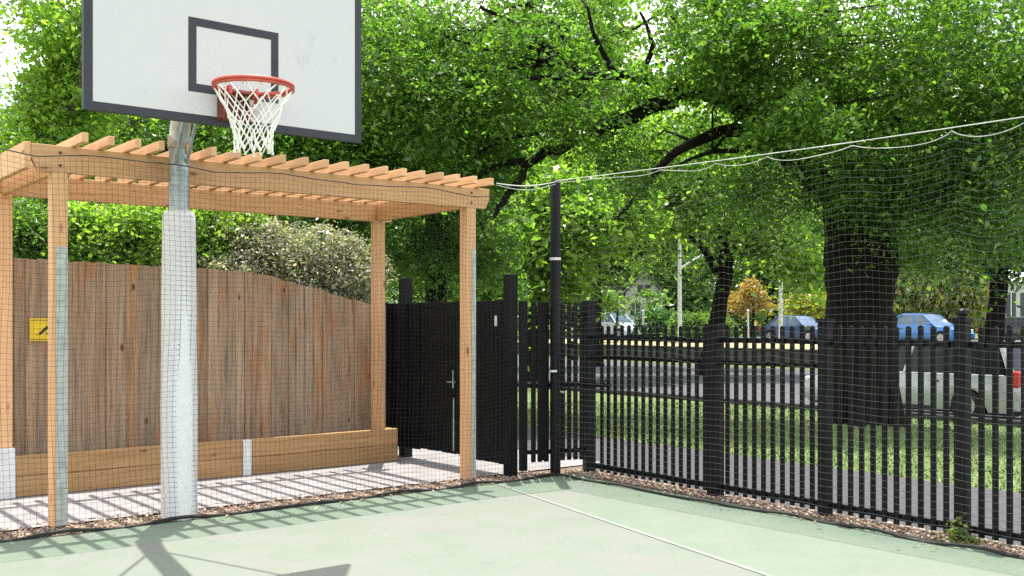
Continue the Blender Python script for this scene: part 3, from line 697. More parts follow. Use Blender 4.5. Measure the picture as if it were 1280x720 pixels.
# main street tree
mt = GB(1076, 17.6)
cl = [C(1075, 17, 60, (2.6, 2.2, 1.9), 5200), C(1180, 15.5, 90, (2.0, 1.8, 1.7), 4600), C(1260, 15, 200, (1.5, 1.6, 1.4), 3600), C(1180, 16, 235, (1.2, 1.1, .7), 1900), C(1275, 14.5, 40, (1.9, 1.8, 1.4), 3200),
      C(970, 15.5, 60, (1.3, 1.3, .9), 2800), C(1000, 14.6, 145, (.7, .8, .42), 1500), C(895, 15.2, 60, (.7, .9, .5), 1000), C(920, 17.6, 150, (1.0, .7, .5), 900), C(905, 16, 25, (1.1, 1.3, .7), 1900), 
      C(775, 18, 175, (.7, 1.0, .35), 600), C(720, 17.6, 140, (.9, .9, .4), 800), C(650, 17.5, 90, (1.1, .9, .6), 1100), C(590, 16.6, 35, (1.2, 1.0, .7), 1800), C(690, 17.5, 5, (1.1, 1.1, .5), 1200), C(740, 18.5, 60, (.7, .8, .4), 700), C(680, 15.0, 55, (.8, .4, .5), 420), C(730, 15.2, 150, (.8, .4, .35), 380), C(800, 15.6, 105, (.6, .4, .35), 300), C(640, 15.0, 120, (.6, .4, .4), 350), C(800, 15.6, 225, (.5, .4, .3), 240), C(560, 15.5, 130, (1.2, 1.2, .9), 2600), C(600, 16.6, 190, (.8, .9, .45), 1100), C(500, 15.5, 70, (1.0, 1.2, 1.2), 2600),
      C(1090, 16.4, 215, (1.1, .9, .7), 1500), C(1050, 18.5, 270, (.8, .8, .5), 500), C(820, 18, 210, (.9, 1.1, .35), 700), C(960, 17.5, 235, (1.1, 1.2, .5), 1300), C(1130, 17.5, 300, (.8, .8, .45), 700),
      C(1000, 18, -60, (4, 3.2, 1.2), 1500), C(1200, 18, -120, (3.4, 3, 1.4), 1400), C(760, 17, -70, (3, 2.5, .8), 500)]
limbs = [([P(1060, 17.6, 260), P(1010, 17.2, 215), P(960, 16.8, 165), P(905, 16.6, 120), P(850, 16.4, 118), P(790, 16.2, 148), P(725, 16, 172), P(672, 15.8, 200), P(635, 15.6, 245), P(618, 15.5, 272)], .25, .03),
         ([P(860, 16.4, 117), P(800, 16.2, 98), P(735, 16, 92), P(690, 15.8, 62), P(640, 15.6, 30), P(600, 15.4, 8)], .12, .02),
         ([P(735, 16, 92), P(680, 15.6, 76), P(610, 15.4, 62), P(570, 15.2, 50)], .06, .015),
         ([P(745, 16, 96), P(670, 15.5, 98), P(600, 15.3, 104), P(555, 15.2, 125)], .055, .015),
         ([P(720, 15.9, 85), P(700, 15.8, 40), P(660, 15.8, 5)], .05, .015),
         ([P(960, 16.8, 165), P(900, 16.6, 165), P(840, 16.4, 195), P(800, 16.2, 240), P(772, 16, 272)], .14, .02),
         ([P(1075, 17.5, 230), P(1060, 17.2, 130), P(1040, 17, 40), P(1010, 17, -60)], .36, .12),
         ([P(1085, 17.5, 240), P(1110, 17.2, 160), P(1150, 17, 60), P(1190, 16.8, -40)], .32, .1),
         ([P(1095, 17.6, 270), P(1150, 17, 230), P(1210, 16.5, 190), P(1270, 16, 160)], .2, .06),
         ([P(1040, 17, 60), P(980, 16.6, 40), P(920, 16.3, 30), P(860, 16.2, 0)], .14, .04),
         ([P(770, 16.1, 92), P(745, 15.9, 50), P(735, 15.8, 10)], .06, .02),
         ([P(700, 15.8, 68), P(660, 15.6, 58), P(620, 15.5, 40), P(585, 15.4, 38)], .05, .012),
         ([P(690, 15.7, 80), P(640, 15.5, 84), P(590, 15.4, 90), P(550, 15.3, 92)], .045, .012),
         ([P(660, 15.6, 98), P(620, 15.5, 118), P(590, 15.4, 140)], .04, .01),
         ([P(800, 16.2, 98), P(815, 16.1, 55), P(800, 16, 15)], .06, .02),
         ([P(725, 16, 172), P(690, 15.8, 165), P(640, 15.6, 172), P(600, 15.5, 190)], .06, .015),
         ([P(790, 16.2, 148), P(760, 16, 140), P(715, 15.9, 132), P(680, 15.8, 138)], .05, .012),
         ([P(672, 15.8, 200), P(630, 15.6, 205), P(585, 15.5, 225), P(545, 15.4, 232)], .06, .015),
         ([P(850, 16.4, 118), P(815, 16.2, 125), P(775, 16.1, 128)], .05, .014),
         ([P(960, 16.8, 165), P(930, 16.2, 185), P(890, 15.9, 190), P(850, 15.7, 205)], .07, .02),
         ([P(1000, 17, 205), P(975, 16.6, 190), P(950, 16.3, 185)], .2, .08),
         ([P(905, 16.6, 120), P(880, 16.4, 80), P(850, 16.3, 40), P(835, 16.3, 10)], .13, .04)]
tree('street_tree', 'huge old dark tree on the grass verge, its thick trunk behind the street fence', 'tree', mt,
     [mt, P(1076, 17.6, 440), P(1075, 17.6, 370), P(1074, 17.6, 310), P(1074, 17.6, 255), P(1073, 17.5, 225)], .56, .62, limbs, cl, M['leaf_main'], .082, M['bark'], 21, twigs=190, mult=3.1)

# trees behind the timber fence
b = Vector((P(62, 15, 405).x, 15, 0))
tree('leafy_tree', 'bright yellow-green tree left of the basketball board with white sky beside it', 'tree', b, [b, P(62, 15, 330), P(66, 15, 200), P(72, 15, 60)], .16, .07,
     [([P(66, 15, 200), P(40, 14.8, 150), P(30, 14.7, 100)], .06, .02), ([P(66, 15, 180), P(95, 14.8, 120), P(105, 14.8, 40)], .06, .02)],
     [C(76, 15, 30, (.55, .8, .75), 2200), C(72, 15, 130, (.55, .8, .55), 2200), C(62, 15, 205, (.6, .8, .4), 1700), C(118, 15.4, 80, (.6, .9, .9), 2600), C(110, 15, 190, (.5, .7, .45), 1500), C(100, 15.5, -60, (.9, 1, .7), 1500), C(45, 14.8, 95, (.2, .3, .25), 260)], M['leaf_lime'], .082, M['bark_grey'], 31, twigs=40)
b = Vector((P(5, 19, 405).x, 19, 0))
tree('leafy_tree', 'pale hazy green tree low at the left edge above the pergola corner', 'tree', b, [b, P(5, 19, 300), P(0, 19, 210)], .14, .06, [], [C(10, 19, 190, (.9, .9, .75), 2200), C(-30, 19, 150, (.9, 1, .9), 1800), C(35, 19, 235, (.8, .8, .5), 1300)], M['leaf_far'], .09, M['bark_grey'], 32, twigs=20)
b = Vector((P(250, 18, 405).x, 18, 0))
tree('leafy_tree', 'mid green tree showing all round the basketball board', 'tree', b, [b, P(250, 18, 300), P(255, 18, 190), P(260, 18, 60)], .24, .1,
     [([P(253, 18, 210), P(330, 17.5, 180), P(400, 17.3, 150)], .09, .03), ([P(253, 18, 210), P(180, 17.6, 170), P(140, 17.5, 120)], .09, .03)],
     [C(160, 18, 190, (1.0, 1.2, .9), 2800), C(260, 18, 200, (1.2, 1.2, .8), 3000), C(350, 17.6, 170, (1.1, 1.2, .9), 3200), C(420, 17.4, 190, (1.0, 1.1, .9), 3000), C(440, 17, 110, (1.0, 1.2, 1.0), 3200), C(250, 18, 60, (2.2, 1.4, 1.4), 2600), C(460, 17, 20, (1.0, 1.2, .9), 2600), C(300, 18.4, 265, (1.8, 1, .6), 2200)], M['leaf_mid'], .098, M['bark_grey'], 33, twigs=60)
b = Vector((P(545, 19, 405).x, 19, 0))
tree('leafy_tree', 'dark green tree above the right end of the pergola roof', 'tree', b, [b, P(545, 19, 330), P(540, 19, 240), P(530, 19, 120)], .24, .1,
     [([P(542, 19, 260), P(600, 18.6, 230), P(640, 18.4, 190)], .1, .03), ([P(542, 19, 260), P(480, 18.6, 230), P(440, 18.4, 200)], .1, .03)],
     [C(500, 18.5, 190, (1.4, 1.2, .8), 3000), C(570, 18.5, 220, (1.1, 1.2, .7), 2200), C(530, 19, 110, (1.6, 1.3, 1.0), 2800), C(620, 19, 130, (1.2, 1.2, 1.0), 1600), C(520, 18.5, 310, (1.1, .8, .5), 1700), C(590, 18.5, 310, (.8, .8, .5), 1100), C(440, 18.5, 260, (.9, .8, .5), 1300)], M['leaf_mid'], .098, M['bark'], 34, twigs=50)
# shrubs just behind the timber fence
def shrub(label, spots, leaf, size, seed, name='shrub', twig=40, elong=.55):
    c0 = P(spots[0][0], spots[0][1], 405); base = Vector((c0.x, c0.y, 0))
    tops = [Vector(c[0]) for c in [C(*s) for s in spots]]
    return tree(name, label, 'shrub', base, [base, base + Vector((0, 0, .6)), lerp(base, tops[0], .75)], .05, .025, [([base + Vector((0, 0, .3)), lerp(base, t, .5) + Vector((0, 0, .2)), t], .03, .01) for t in tops], [C(*s) for s in spots], leaf, size, M['bark_grey'], seed, twigs=twig, flare=False, elong=elong)
shrub('dark green bush behind the fence at the far left pergola bay', [(20, 11.3, 275, (.38, .4, .33), 1900), (48, 11.2, 300, (.25, .3, .25), 1000), (-20, 11.4, 290, (.4, .4, .4), 1100)], M['leaf_mid'], .060, 41)
shrub('lime green bush behind the fence between the left post and the padded pole', [(125, 11.8, 295, (.42, .4, .33), 2400), (175, 11.9, 285, (.40, .4, .36), 2400), (95, 11.8, 275, (.33, .3, .33), 1400), (150, 11.8, 325, (.5, .4, .25), 1600)], M['leaf_lime'], .060, 42)
shrub('green leafy bush right of the padded pole', [(262, 12.3, 285, (.4, .4, .36), 2200), (300, 12.4, 275, (.36, .4, .3), 1800), (250, 12.3, 325, (.4, .4, .28), 1400)], M['leaf_lime'], .060, 43)
shrub('grey-white flowering bush leaning over the sloping end of the fence', [(318, 12.2, 302, (.42, .3, .34), 2200), (285, 12.0, 335, (.36, .3, .2), 1300), (345, 12.6, 315, (.45, .4, .42), 2600), (400, 12.8, 315, (.5, .4, .42), 2800), (440, 13.0, 335, (.36, .4, .38), 1800), (310, 12.6, 335, (.35, .4, .3), 1400), (380, 12.8, 355, (.5, .4, .28), 1500), (455, 13, 375, (.3, .3, .3), 900)], M['leaf_grey'], .05, 44, twig=120, elong=.5)

# trees across the road
FG = 'trees across the road'
def fartree(label, px, Z, ytop, crowns, leaf, seed, r=.3, size=.23, bark='bark', name='roadside_tree', lean=0, droop=.25, twigs=30, limbs=None):
    b = GB(px, Z); t1 = P(px + lean, Z, ytop)
    tree(name, label, 'tree', b, [b, lerp(b, t1, .3), lerp(b, t1, .65) + Vector((.1, 0, 0)), t1], r, r * .45, limbs or [], [C(*c) for c in crowns], M[leaf], size, M[bark], seed, FG, twigs, droop)
fartree('spreading tree across the road whose dark trunk stands left of the huge tree', 889, 38, 270, [(835, 37, 205, (2.4, 2, 1.4), 2300), (930, 37, 235, (2.4, 2, 1.6), 2400), (890, 38, 170, (3.4, 2.4, 1.8), 3000), (975, 38, 290, (1.3, 1.3, .8), 900), (795, 37, 255, (1.5, 1.5, 1.0), 1100), (1010, 38, 330, (1.0, 1.2, .9), 700)], 'leaf_lime', 51, .42, .24, lean=22,
        limbs=[([P(900, 38, 330), P(925, 38, 300), P(965, 38, 280)], .22, .07), ([P(897, 38, 340), P(870, 37.5, 300), P(830, 37.5, 285)], .18, .06), ([P(905, 38, 310), P(900, 38, 240), P(880, 38, 180)], .25, .08)])
fartree('leaning tree right of the huge trunk, above the silver car', 1236, 31, 290, [(1200, 30, 265, (1.8, 1.6, 1.1), 2000), (1275, 30, 255, (1.6, 1.6, 1.2), 1900), (1235, 31, 200, (2.2, 2, 1.3), 2300), (1165, 31, 300, (1.2, 1.2, .7), 900), (1300, 30, 310, (1.0, 1, .7), 700)], 'leaf_dark', 52, .40, .2, lean=14,
        limbs=[([P(1245, 31, 330), P(1270, 31, 300), P(1300, 30.5, 285)], .2, .08), ([P(1240, 31, 340), P(1215, 31, 300), P(1180, 30.5, 285)], .18, .06)])
fartree('yellow-green tree behind the net post', 668, 34, 280, [(650, 33, 270, (2.0, 2, 1.5), 2200), (712, 33, 270, (1.7, 2, 1.3), 2000), (690, 34, 210, (2.6, 2, 1.6), 2400), (625, 33, 330, (1.2, 1.2, .8), 1000), (700, 33, 335, (.9, 1.2, .7), 700), (775, 34, 240, (1.5, 1.5, 1.1), 1100)], 'leaf_lime', 53, .34, .22)
fartree('green tree seen under the pergola roof past its right back post', 530, 29, 300, [(510, 28, 320, (1.3, 1.3, .9), 1600), (575, 28, 325, (1.3, 1.3, .9), 1600), (545, 29, 260, (2.0, 1.6, 1.2), 2000), (620, 28, 355, (.9, 1, .5), 700)], 'leaf_mid', 54, .26, .2)
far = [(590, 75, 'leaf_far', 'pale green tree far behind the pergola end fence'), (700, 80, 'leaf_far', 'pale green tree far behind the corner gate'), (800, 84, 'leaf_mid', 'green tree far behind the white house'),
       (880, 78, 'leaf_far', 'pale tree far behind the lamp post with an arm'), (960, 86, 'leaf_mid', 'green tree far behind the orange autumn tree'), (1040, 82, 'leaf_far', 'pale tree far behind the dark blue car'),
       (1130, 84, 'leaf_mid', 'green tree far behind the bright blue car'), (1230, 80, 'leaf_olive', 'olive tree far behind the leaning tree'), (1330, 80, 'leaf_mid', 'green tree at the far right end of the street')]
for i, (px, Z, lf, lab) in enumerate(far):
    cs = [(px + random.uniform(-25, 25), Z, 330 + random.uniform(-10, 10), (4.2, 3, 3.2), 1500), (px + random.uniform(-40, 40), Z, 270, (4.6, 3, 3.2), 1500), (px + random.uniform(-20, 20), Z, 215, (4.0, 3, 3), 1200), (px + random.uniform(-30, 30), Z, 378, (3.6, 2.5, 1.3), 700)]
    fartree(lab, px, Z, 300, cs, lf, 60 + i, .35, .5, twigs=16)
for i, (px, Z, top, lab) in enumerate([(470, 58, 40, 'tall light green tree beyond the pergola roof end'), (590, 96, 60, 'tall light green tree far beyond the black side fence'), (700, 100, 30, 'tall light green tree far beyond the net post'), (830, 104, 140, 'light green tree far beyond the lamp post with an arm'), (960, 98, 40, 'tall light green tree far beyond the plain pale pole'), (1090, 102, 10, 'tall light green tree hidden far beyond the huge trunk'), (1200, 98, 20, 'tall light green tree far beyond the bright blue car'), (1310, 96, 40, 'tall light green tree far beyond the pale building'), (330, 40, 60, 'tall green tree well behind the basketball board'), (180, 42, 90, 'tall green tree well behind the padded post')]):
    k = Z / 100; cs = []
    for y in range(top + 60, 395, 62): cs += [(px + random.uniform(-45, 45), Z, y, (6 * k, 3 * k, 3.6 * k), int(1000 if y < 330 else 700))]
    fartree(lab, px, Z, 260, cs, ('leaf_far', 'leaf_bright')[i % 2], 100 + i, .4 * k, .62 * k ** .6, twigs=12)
fartree('tall bright tree in the park behind the fan of dark limbs', 745, 46, 120, [(735, 46, 40, (2.0, 2, 1.3), 1500), (700, 46, 110, (2.6, 2, 1.5), 1700), (780, 46, 130, (2.0, 2, 1.3), 1300), (640, 46, 60, (2.2, 2, 1.6), 1500), (740, 46, 200, (3, 2, 1.4), 1200), (880, 46, 60, (1.5, 2, 1.8), 900), (740, 46, -20, (2.0, 2, .9), 800)], 'leaf_lime', 121, .3, .3)
fartree('small orange autumn tree between the two lamp posts', 940, 62, 372, [(935, 61, 372, (1.3, 1.2, .9), 380), (955, 61, 360, (1.0, 1, .8), 260), (915, 61, 380, (.8, .8, .6), 150)], 'leaf_orange', 81, .12, .24)
fartree('small yellow tree behind the dark blue car', 1010, 66, 375, [(1005, 65, 375, (1.3, 1.2, 1.0), 900), (1025, 65, 368, (.9, 1, 1.0), 500)], 'leaf_yellow', 82, .12, .24)
fartree('weeping olive-yellow tree hanging behind the bright blue car', 1165, 62, 320, [(1140, 61, 345, (1.5, 1.5, 1.7), 1500), (1185, 61, 350, (1.7, 1.5, 1.7), 1700), (1165, 61, 305, (1.8, 1.5, 1.2), 1200), (1205, 61, 375, (.9, 1, .8), 500)], 'leaf_olive', 83, .2, .34, 'bark_grey', droop=1.4)
fartree('small green tree half hiding the white house', 770, 64, 372, [(762, 63, 365, (.8, 1, .8), 350), (812, 63, 372, (.7, .8, .4), 160)], 'leaf_mid', 120, .12, .26)
# hedge in front of the house
def hedge(label, px0, px1, Z, y0, y1, leaf, seed):
    n = int((px1 - px0) / 9) + 1; t = thing('hedge', GB((px0 + px1) / 2, Z), label, 'hedge'); g = np.random.default_rng(seed)
    h = (y1 - y0) / F * Z / 2
    v, f, s_ = leaf_cloud([P(lerp(px0, px1, i / n), Z, (y0 + y1) / 2) for i in range(n + 1)], [(.5, .8, h)] * (n + 1), [260] * (n + 1), .2, g)
    link_mesh('foliage', npmesh('foliage', v, f), M[leaf], t)
    mb = MB()
    for i in range(n + 1):
        p = P(lerp(px0, px1, i / n), Z, 405); mb.tube([Vector((p.x, p.y, zg(nof(p)))), Vector((p.x + .1, p.y, H + (405 - y1) / F * Z + h))], .05, 6)
    obj('stem', mb, M['bark'], t)
hedge('clipped dark green hedge in front of the white house', 806, 846, 66, 384, 412, 'leaf_dark', 91)
hedge('low green hedge beside the trunk across the road', 850, 905, 60, 390, 414, 'leaf_mid', 92)

# weed at the fence foot
wc = fr(3.72, -.09, 0); g = np.random.default_rng(5)
wd_ = thing('weed_plant', wc, 'small green weed growing in the gravel at the foot of a fence post', 'plant')
v, f, s_ = leaf_cloud([tuple(wc + Vector((0, 0, .07))), tuple(wc + FD * .07 + Vector((0, 0, .04))), tuple(wc - FD * .02 + Vector((0, 0, .14)))], [(.05, .04, .045), (.055, .04, .03), (.03, .03, .04)], [70, 60, 30], .034, g)
link_mesh('leaves', npmesh('leaves', v, f), leafmat('weed_leaf', [(.09, .15, .03), (.2, .24, .05), (.06, .1, .04)], .4), wd_)
mb = MB()
for k in range(6):
    a = k * 1.05; mb.tube([wc, wc + Vector((.04 * math.cos(a), .04 * math.sin(a), .08)), wc + Vector((.07 * math.cos(a), .07 * math.sin(a), .13))], [.004, .003, .0015], 5)
obj('stem', mb, M['bark_grey'], wd_)

# ------------------------------------------------------------------ street furniture and buildings
lp = thing('street_lamp', GB(850, 55), 'tall pale lamp post with a slanted arm across the road', 'street lamp', 'lamp posts across the road')
b = GB(850, 55); obj('pole', MB().tube([b, P(849.5, 55, 330), P(850, 55, 262)], [.12, .10, .07], 10), M['lamp_post'], lp)
obj('arm', MB().tube([P(850, 55, 336), P(868, 54.8, 324), P(884, 54.6, 317)], [.06, .05, .05], 8), M['lamp_post'], lp)
obj('lamp_head', MB().bar(P(882, 54.6, 317), P(892, 54.4, 314), .25, .12), M['lamp_post'], lp, False, .03)
lp = thing('street_lamp', GB(976, 50), 'plain pale pole without an arm above the dark blue car', 'street lamp', 'lamp posts across the road')
b = GB(976, 50); obj('pole', MB().tube([b, P(976, 50, 360), P(976.5, 50, 300)], [.11, .10, .08], 10), M['lamp_post'], lp)
obj('pole_cap', MB().tube([P(976.5, 50, 300.5), P(976.5, 50, 298)], [.1, .06], 10), M['lamp_post'], lp)
for px, lab in ((935, 'thin white marker post below the orange tree'), (804, 'thin white marker post by the hedge and white house')):
    b = GB(px, 50); t = thing('marker_post', b, lab, 'post', 'marker posts across the road')
    obj('stake', MB().tube([b, P(px, 50, 388)], .05, 8), M['lamp_post'], t); obj('cap', MB().tube([P(px, 50, 388.2), P(px, 50, 386.8)], [.06, .03], 8), M['white_metal'], t)
rw = thing('stone_wall', fr(0, 29), 'long low dark stone wall along the far side of the road', 'wall')
mb = MB(); mb.bar(fr(-120, 28.9, -.05), fr(60, 28.9, -.05), .35, .75); obj('wall', mb, M['stone'], rw, False, .04)
mb = MB(); mb.bar(fr(-120, 28.9, .36), fr(60, 28.9, .36), .45, .07); obj('coping', mb, M['stone'], rw, False, .02)

hz = 76; hb = GB(800, hz)
hs = thing('white_house', hb, 'white gabled house seen through the trees left of the lamp post', 'house')
def hp_(px, y, d=0): p = P(px, hz + d, y); return p
x0, x1 = 782, 828
mb = MB(); poly = [hp_(x0, 415), hp_(x1, 415), hp_(x1, 366), hp_(805, 341), hp_(x0, 366)]
mb.prism(poly, Vector((.5, 7, 0))); mb.prism([hp_(752, 415, 1), hp_(x0 - .3, 415, 1), hp_(x0 - .3, 370, 1), hp_(752, 370, 1)], Vector((.5, 5, 0))); obj('wall', mb, M['house_wall'], hs, False)
mb = MB(); mb.prism([hp_(778, 368.5, -.4), hp_(805, 339.5, -.4), hp_(832, 368.5, -.4), hp_(832, 366, -.4), hp_(805, 336.5, -.4), hp_(778, 366, -.4)], Vector((.5, 7.8, 0)))
mb.prism([hp_(748, 371.5, .5), hp_(781, 371.5, .5), hp_(781, 369.8, .5), hp_(748, 369.8, .5)], Vector((.3, 6, 0)));  mb.prism([hp_(750, 369.7, 1), hp_(781, 369.7, 1), hp_(779, 354, 4), hp_(756, 354, 4)], Vector((0, .3, .1))); obj('roof', mb, M['roof'], hs, False)
for a, b_, c_, d_ in ((797, 813, 356, 370), (788, 800, 378, 396), (810, 822, 378, 396), (758, 772, 378, 392)):
    dd = .95 if a < 780 else -.05
    w_ = obj('window', MB().prism([hp_(a, d_, dd), hp_(b_, d_, dd), hp_(b_, c_, dd), hp_(a, c_, dd)], Vector((0, .04, 0))), M['dark_window'], hs, False)
    m2 = MB().prism([hp_((a + b_) / 2 - .6, d_, dd - .03), hp_((a + b_) / 2 + .6, d_, dd - .03), hp_((a + b_) / 2 + .6, c_, dd - .03), hp_((a + b_) / 2 - .6, c_, dd - .03)], Vector((0, .02, 0)))
    sub('frame', m2, M['house_wall'], w_, False)
hz = 70; hs = thing('pale_building', GB(1300, hz), 'low pale building at the right edge beyond the leaning tree', 'building')
mb = MB(); mb.prism([hp_(1252, 415), hp_(1400, 415), hp_(1400, 352), hp_(1252, 352)], Vector((3, 9, 0))); obj('wall', mb, M['house_wall'], hs, False)
mb = MB(); mb.prism([hp_(1246, 352, -.5), hp_(1406, 352, -.5), hp_(1390, 335, 4), hp_(1262, 335, 4)], Vector((0, .3, .12))); obj('roof', mb, plain('pale_roof', (.55, .55, .55), .6), hs, False)
for a in (1258, 1276, 1300, 1330):
    w_ = obj('window', MB().prism([hp_(a, 396, -.05), hp_(a + 12, 396, -.05), hp_(a + 12, 366, -.05), hp_(a, 366, -.05)], Vector((0, .04, 0))), M['dark_window'], hs, False)
    sub('frame', MB().prism([hp_(a + 5.5, 396, -.09), hp_(a + 6.5, 396, -.09), hp_(a + 6.5, 366, -.09), hp_(a + 5.5, 366, -.09)], Vector((0, .03, 0))), M['white_metal'], w_, False)

# ------------------------------------------------------------------ cars
def paint(name, col):
    m, nt, bs = newmat(name); bs.inputs['Base Color'].default_value = (*col, 1); bs.inputs['Roughness'].default_value = .28; bs.inputs['Metallic'].default_value = .25
    bs.inputs['Coat Weight'].default_value = .6; bs.inputs['Coat Roughness'].default_value = .08
    f = noise(nt, 3, 4); nt.links.new(ramp(nt, f, [(.3, tuple(x * .92 for x in col)), (.7, col)]), bs.inputs['Base Color']); return m
def car(label, base, head, mat, L=4.4, Wd=1.74, Hh=1.46, wagon=True, group='cars parked along the street', name='parked_car', glass='glass'):
    """local x forward, y left; head = forward direction"""
    t = thing(name, base, label, 'car', group); fx = Vector(head).normalized(); fy = Vector((-fx.y, fx.x, 0))
    def q(x, y, z): return base + fx * x + fy * y + Vector((0, 0, z))
    hw = Wd / 2; wr = .31; xw = (-L * .30, L * .31); belt = Hh * .60
    xs = np.linspace(-L / 2, L / 2, 45)
    def deck(x):
        u = x / L + .5
        if wagon: pts = [(0, .50), (.02, .62), (.06, .625), (.62, .62), (.72, .60), (.9, .52), (.97, .45), (1, .34)]
        else: pts = [(0, .42), (.03, .58), (.17, .63), (.62, .625), (.72, .61), (.9, .54), (.97, .46), (1, .34)]
        for (a, b), (c, d) in zip(pts, pts[1:]):
            if u <= c + 1e-9: return Hh * lerp(b, d, (u - a) / (c - a))
        return Hh * .34
    def bot(x):
        z = .2 if abs(x) < L * .46 else .3
        for w in xw:
            d = abs(x - w)
            if d < wr + .05: z = max(z, math.sqrt((wr + .05) ** 2 - d * d) + wr - .02)
        return z
    def wid(x):
        u = abs(x) / (L / 2); return hw * (1 - .16 * max(0, (u - .72) / .28) ** 2)
    rows = []
    for x in xs:
        w = wid(x); b = bot(x); d = deck(x); mid = max(b + .02, d * .72)
        rows.append([(x, w * .96, b), (x, w, lerp(b, mid, .5)), (x, w, mid), (x, w * .955, d - .03), (x, w * .88, d), (x, 0, d + .02)])
    mb = MB(); k = 6; vs = []
    for r in rows: vs += [q(*p) for p in r] + [q(p[0], -p[1], p[2]) for p in r[::-1][1:]]
    kk = 11; fs = [(i * kk + j, i * kk + j + 1, (i + 1) * kk + j + 1, (i + 1) * kk + j) for i in range(len(xs) - 1) for j in range(kk - 1)]
    fs += [tuple(range(kk)), tuple(range((len(xs) - 1) * kk, len(xs) * kk))[::-1]]
    mb.add(vs, fs); mb.smooth = True; obj('body', mb, mat, t)
    # cabin
    if wagon: cab = [(-L * .475, .0), (-L * .425, 1), (-L * .1, 1.02), (L * .06, .98), (L * .235, 0)]
    else: cab = [(-L * .36, 0), (-L * .20, .98), (-L * .02, 1.02), (L * .07, .97), (L * .235, 0)]
    def cabh(x):
        for (a, b), (c, d) in zip(cab, cab[1:]):
            if x <= c + 1e-9: return lerp(b, d, max(0, (x - a) / (c - a)))
        return 0
    cx = sorted(set(list(np.linspace(cab[0][0], cab[-1][0], 26)) + [c[0] for c in cab])); vs = []
    for x in cx:
        h_ = cabh(x); zb = deck(x) - .03; zt = lerp(zb + .03, Hh, min(1, h_)) ; w0 = wid(x) * .93; w1 = lerp(w0, hw * .74, h_)
        pr = [(x, w0, zb), (x, lerp(w0, w1, .9), lerp(zb, zt, .93)), (x, w1 * .9, zt), (x, 0, zt + .015 * h_)]
        vs += [q(*p) for p in pr] + [q(p[0], -p[1], p[2]) for p in pr[::-1][1:]]
    kk = 7; fs = [(i * kk + j, i * kk + j + 1, (i + 1) * kk + j + 1, (i + 1) * kk + j) for i in range(len(cx) - 1) for j in range(kk - 1)]
    mb = MB().add(vs, fs); mb.smooth = True; obj('windows', mb, M[glass], t)
    # roof and pillars in body colour
    mb = MB(); vs = []; rx = [x for x in cx if cabh(x) > .9]
    for x in rx:
        w1 = hw * .74
        pr = [(x, w1 * 1.03, Hh - .075), (x, w1 * .96, Hh + .002), (x, 0, Hh + .03)]
        vs += [q(*p) for p in pr] + [q(p[0], -p[1], p[2]) for p in pr[::-1][1:]]
    fs = [(i * 5 + j, i * 5 + j + 1, (i + 1) * 5 + j + 1, (i + 1) * 5 + j) for i in range(len(rx) - 1) for j in range(4)]
    mb.add(vs, fs)
    for sg_ in (-1, 1):
        def pil(xa, xb, r):
            mb.tube([q(xa, sg_ * wid(xa) * .935, deck(xa) - .03), q(lerp(xa, xb, .6), sg_ * lerp(wid(xa) * .935, hw * .765, .6), lerp(deck(xa) - .03, Hh - .05, .6)), q(xb, sg_ * hw * .76, Hh - .045)], r, 6)
        pil(cab[-1][0], cab[-2][0], .035); pil(-.05 * L + .1, -.05 * L, .035); pil(cab[0][0] + .03, cab[1][0], .07 if wagon else .06)
        if wagon: pil(-.29 * L, -.28 * L, .04)
    mb.smooth = True; obj('roof', mb, mat, t)
    for w in xw:
        for sg_ in (-1, 1):
            y = sg_ * (hw - .10); wl = obj('wheel', MB().disc(q(w, y, wr), fy, wr, .2, 24), M['tyre'], t)
            mbr = MB().disc(q(w, y + sg_ * .1, wr), fy, wr * .62, .02, 18)
            for kx in range(5):
                a = kx * 1.2566; mbr.bar(q(w, y + sg_ * .112, wr), q(w + math.cos(a) * wr * .58, y + sg_ * .112, wr + math.sin(a) * wr * .58), .05, .02)
            sub('rim', mbr, M['rim'], wl)
    for sg_ in (-1, 1):
        zt = Hh * .53
        obj('tail_lamp', MB().box(q(-L * .482, sg_ * hw * .80, zt + (.05 if wagon else -.05)), .16, .2, .30 if wagon else .16, Matrix((fx, fy, Vector((0, 0, 1)))).transposed()), M['tail'], t, False, .03)
        obj('headlight', MB().box(q(L * .462, sg_ * hw * .68, Hh * .44), .16, .32, .13, Matrix((fx, fy, Vector((0, 0, 1)))).transposed()), M['lamp'], t, False, .03)
        obj('mirror', MB().box(q(L * .17, sg_ * (hw + .06), belt + .08), .12, .16, .11, Matrix((fx, fy, Vector((0, 0, 1)))).transposed()), mat, t, False, .03)
    mb = MB()
    for sg_ in (-1, 1):
        mb.box(q(.05 * L, sg_ * (hw + .003), belt - .14), .16, .02, .03, Matrix((fx, fy, Vector((0, 0, 1)))).transposed()); mb.box(q(-.17 * L, sg_ * (hw + .003), belt - .14), .16, .02, .03, Matrix((fx, fy, Vector((0, 0, 1)))).transposed())
    obj('door_handle', mb, M['dark_metal'], t, False)
    mb = MB()
    for e in (-1, 1): mb.box(q(e * L * .478, 0, .34), .16, Wd * .86, .2, Matrix((fx, fy, Vector((0, 0, 1)))).transposed())
    obj('bumper', mb, M['dark_metal'] if not wagon else mat, t, False, .04)
    mb = MB()
    for sg_ in (-1, 1): mb.bar(q(-L * .17, sg_ * (hw - .03), .22), q(L * .18, sg_ * (hw - .03), .22), .06, .1)
    obj('sill', mb, M['dark_metal'], t, False, .02)
    mb = MB().box(q(0, 0, .22), L * .9, Wd * .8, .14, Matrix((fx, fy, Vector((0, 0, 1)))).transposed()); obj('underbody', mb, M['tyre'], t, False)
    return t
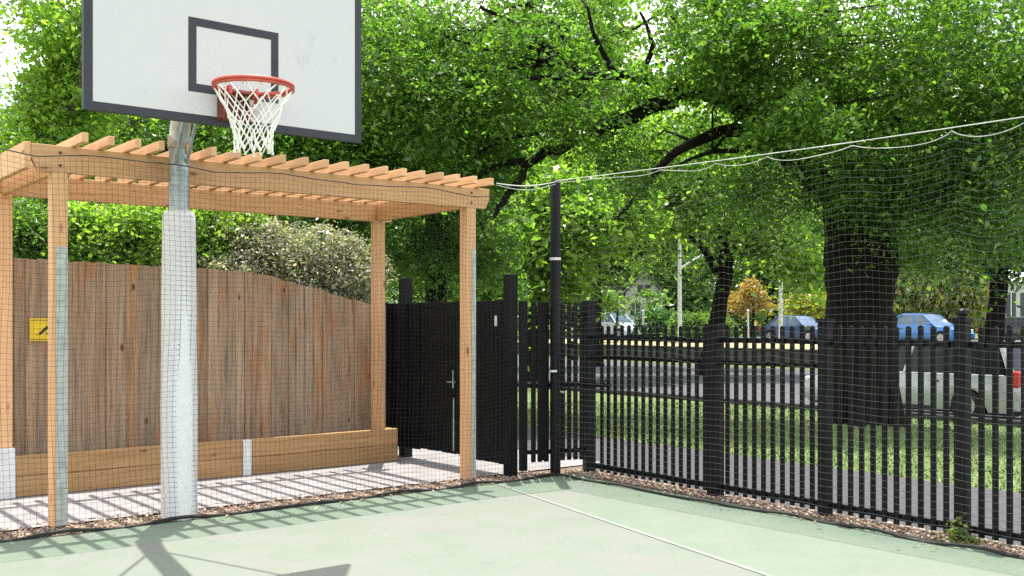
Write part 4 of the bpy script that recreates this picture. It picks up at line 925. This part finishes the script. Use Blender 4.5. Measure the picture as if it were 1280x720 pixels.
def onroad(px, n):
    Z = Zfor(px, n); p = P(px, Z, 405); return Vector((p.x, p.y, zg(n)))
b = onroad(1296, 12.98); tail = b
sil = tail - FD * 2.4; sil.z = -.415
car('silver estate car parked at the kerb behind the huge tree trunk', sil, -FD, paint('silver_paint', (.40, .415, .42)), 4.95, 1.74, 1.49, True)
def farcar(label, px, n, mat, **k):
    b = onroad(px, n); b.z = zg(n) + .03; return car(label, b, FD, mat, **k)
farcar('bright blue hatchback with reflection-pale windscreen right of the huge trunk', 1156, 41, paint('blue_paint', (.03, .17, .50)), L=4.5, Hh=1.5, wagon=False, glass='reflect_glass')
farcar('dark blue car across the road left of the huge trunk', 998, 40.5, paint('dark_blue_paint', (.015, .05, .16)), L=4.4, Hh=1.46, wagon=False, glass='reflect_glass')
farcar('white car across the road just right of the corner gate', 768, 42.5, paint('white_paint', (.75, .77, .78)), L=4.6, Hh=1.75, glass='reflect_glass')
farcar('dark grey car at the right edge across the road', 1284, 44, paint('grey_paint', (.02, .022, .022)), L=4.3, Hh=1.28, wagon=False)

# ------------------------------------------------------------------ light, sky, camera
SUN = Vector((-.02, .295, 1)).normalized()
el = math.asin(SUN.z); az = math.atan2(SUN.x, SUN.y)
w = bpy.data.worlds.new('World'); sc.world = w; w.use_nodes = True; nt = w.node_tree
bg = nt.nodes['Background']; sky = nt.nodes.new('ShaderNodeTexSky'); sky.sky_type = 'NISHITA'; sky.sun_disc = False; sky.sun_elevation = el; sky.sun_rotation = az
sky.air_density = 1.0; sky.dust_density = 2.0; sky.ozone_density = 1.0
tc = nt.nodes.new('ShaderNodeTexCoord'); mp = nt.nodes.new('ShaderNodeMapping'); mp.inputs['Scale'].default_value = (1, 1, 2.2); nt.links.new(tc.outputs['Generated'], mp.inputs[0])
cn = nt.nodes.new('ShaderNodeTexNoise'); cn.inputs['Scale'].default_value = 2.2; cn.inputs['Detail'].default_value = 7; nt.links.new(mp.outputs[0], cn.inputs['Vector'])
cr = nt.nodes.new('ShaderNodeValToRGB'); cr.color_ramp.elements[0].position = .36; cr.color_ramp.elements[1].position = .56; nt.links.new(cn.outputs['Fac'], cr.inputs[0])
mx = nt.nodes.new('ShaderNodeMix'); mx.data_type = 'RGBA'; mx.inputs[7].default_value = (7.0, 7.05, 7.1, 1)
nt.links.new(cr.outputs[0], mx.inputs[0]); nt.links.new(sky.outputs[0], mx.inputs[6]); nt.links.new(mx.outputs[2], bg.inputs[0]); bg.inputs[1].default_value = .15
sd = bpy.data.lights.new('sun', 'SUN'); sd.energy = 3.5; sd.angle = R(.53); sd.color = (1, .95, .87)
so = bpy.data.objects.new('sun', sd); COL.objects.link(so); so.rotation_euler = (-SUN).to_track_quat('-Z', 'Y').to_euler(); so.location = (0, 5, 30)
cam = bpy.data.cameras.new('camera'); co = bpy.data.objects.new('camera', cam); COL.objects.link(co); sc.camera = co
co.location = (0, 0, H); co.rotation_euler = (R(90), 0, 0); cam.sensor_width = 36; cam.lens = 36 * F / 1280; cam.shift_y = 45 / 1280; cam.clip_end = 3000; cam.clip_start = .05
sc.view_settings.view_transform = 'Standard'; sc.view_settings.look = 'None'; sc.view_settings.gamma = 1; sc.view_settings.exposure = 1.38
sc.render.engine = 'CYCLES'; sc.cycles.max_bounces = 8; sc.cycles.diffuse_bounces = 4; sc.cycles.transmission_bounces = 4; sc.cycles.transparent_max_bounces = 8; sc.cycles.caustics_reflective = False; sc.cycles.caustics_refractive = False; sc.cycles.sample_clamp_indirect = 6
sc.cycles.use_denoising = False
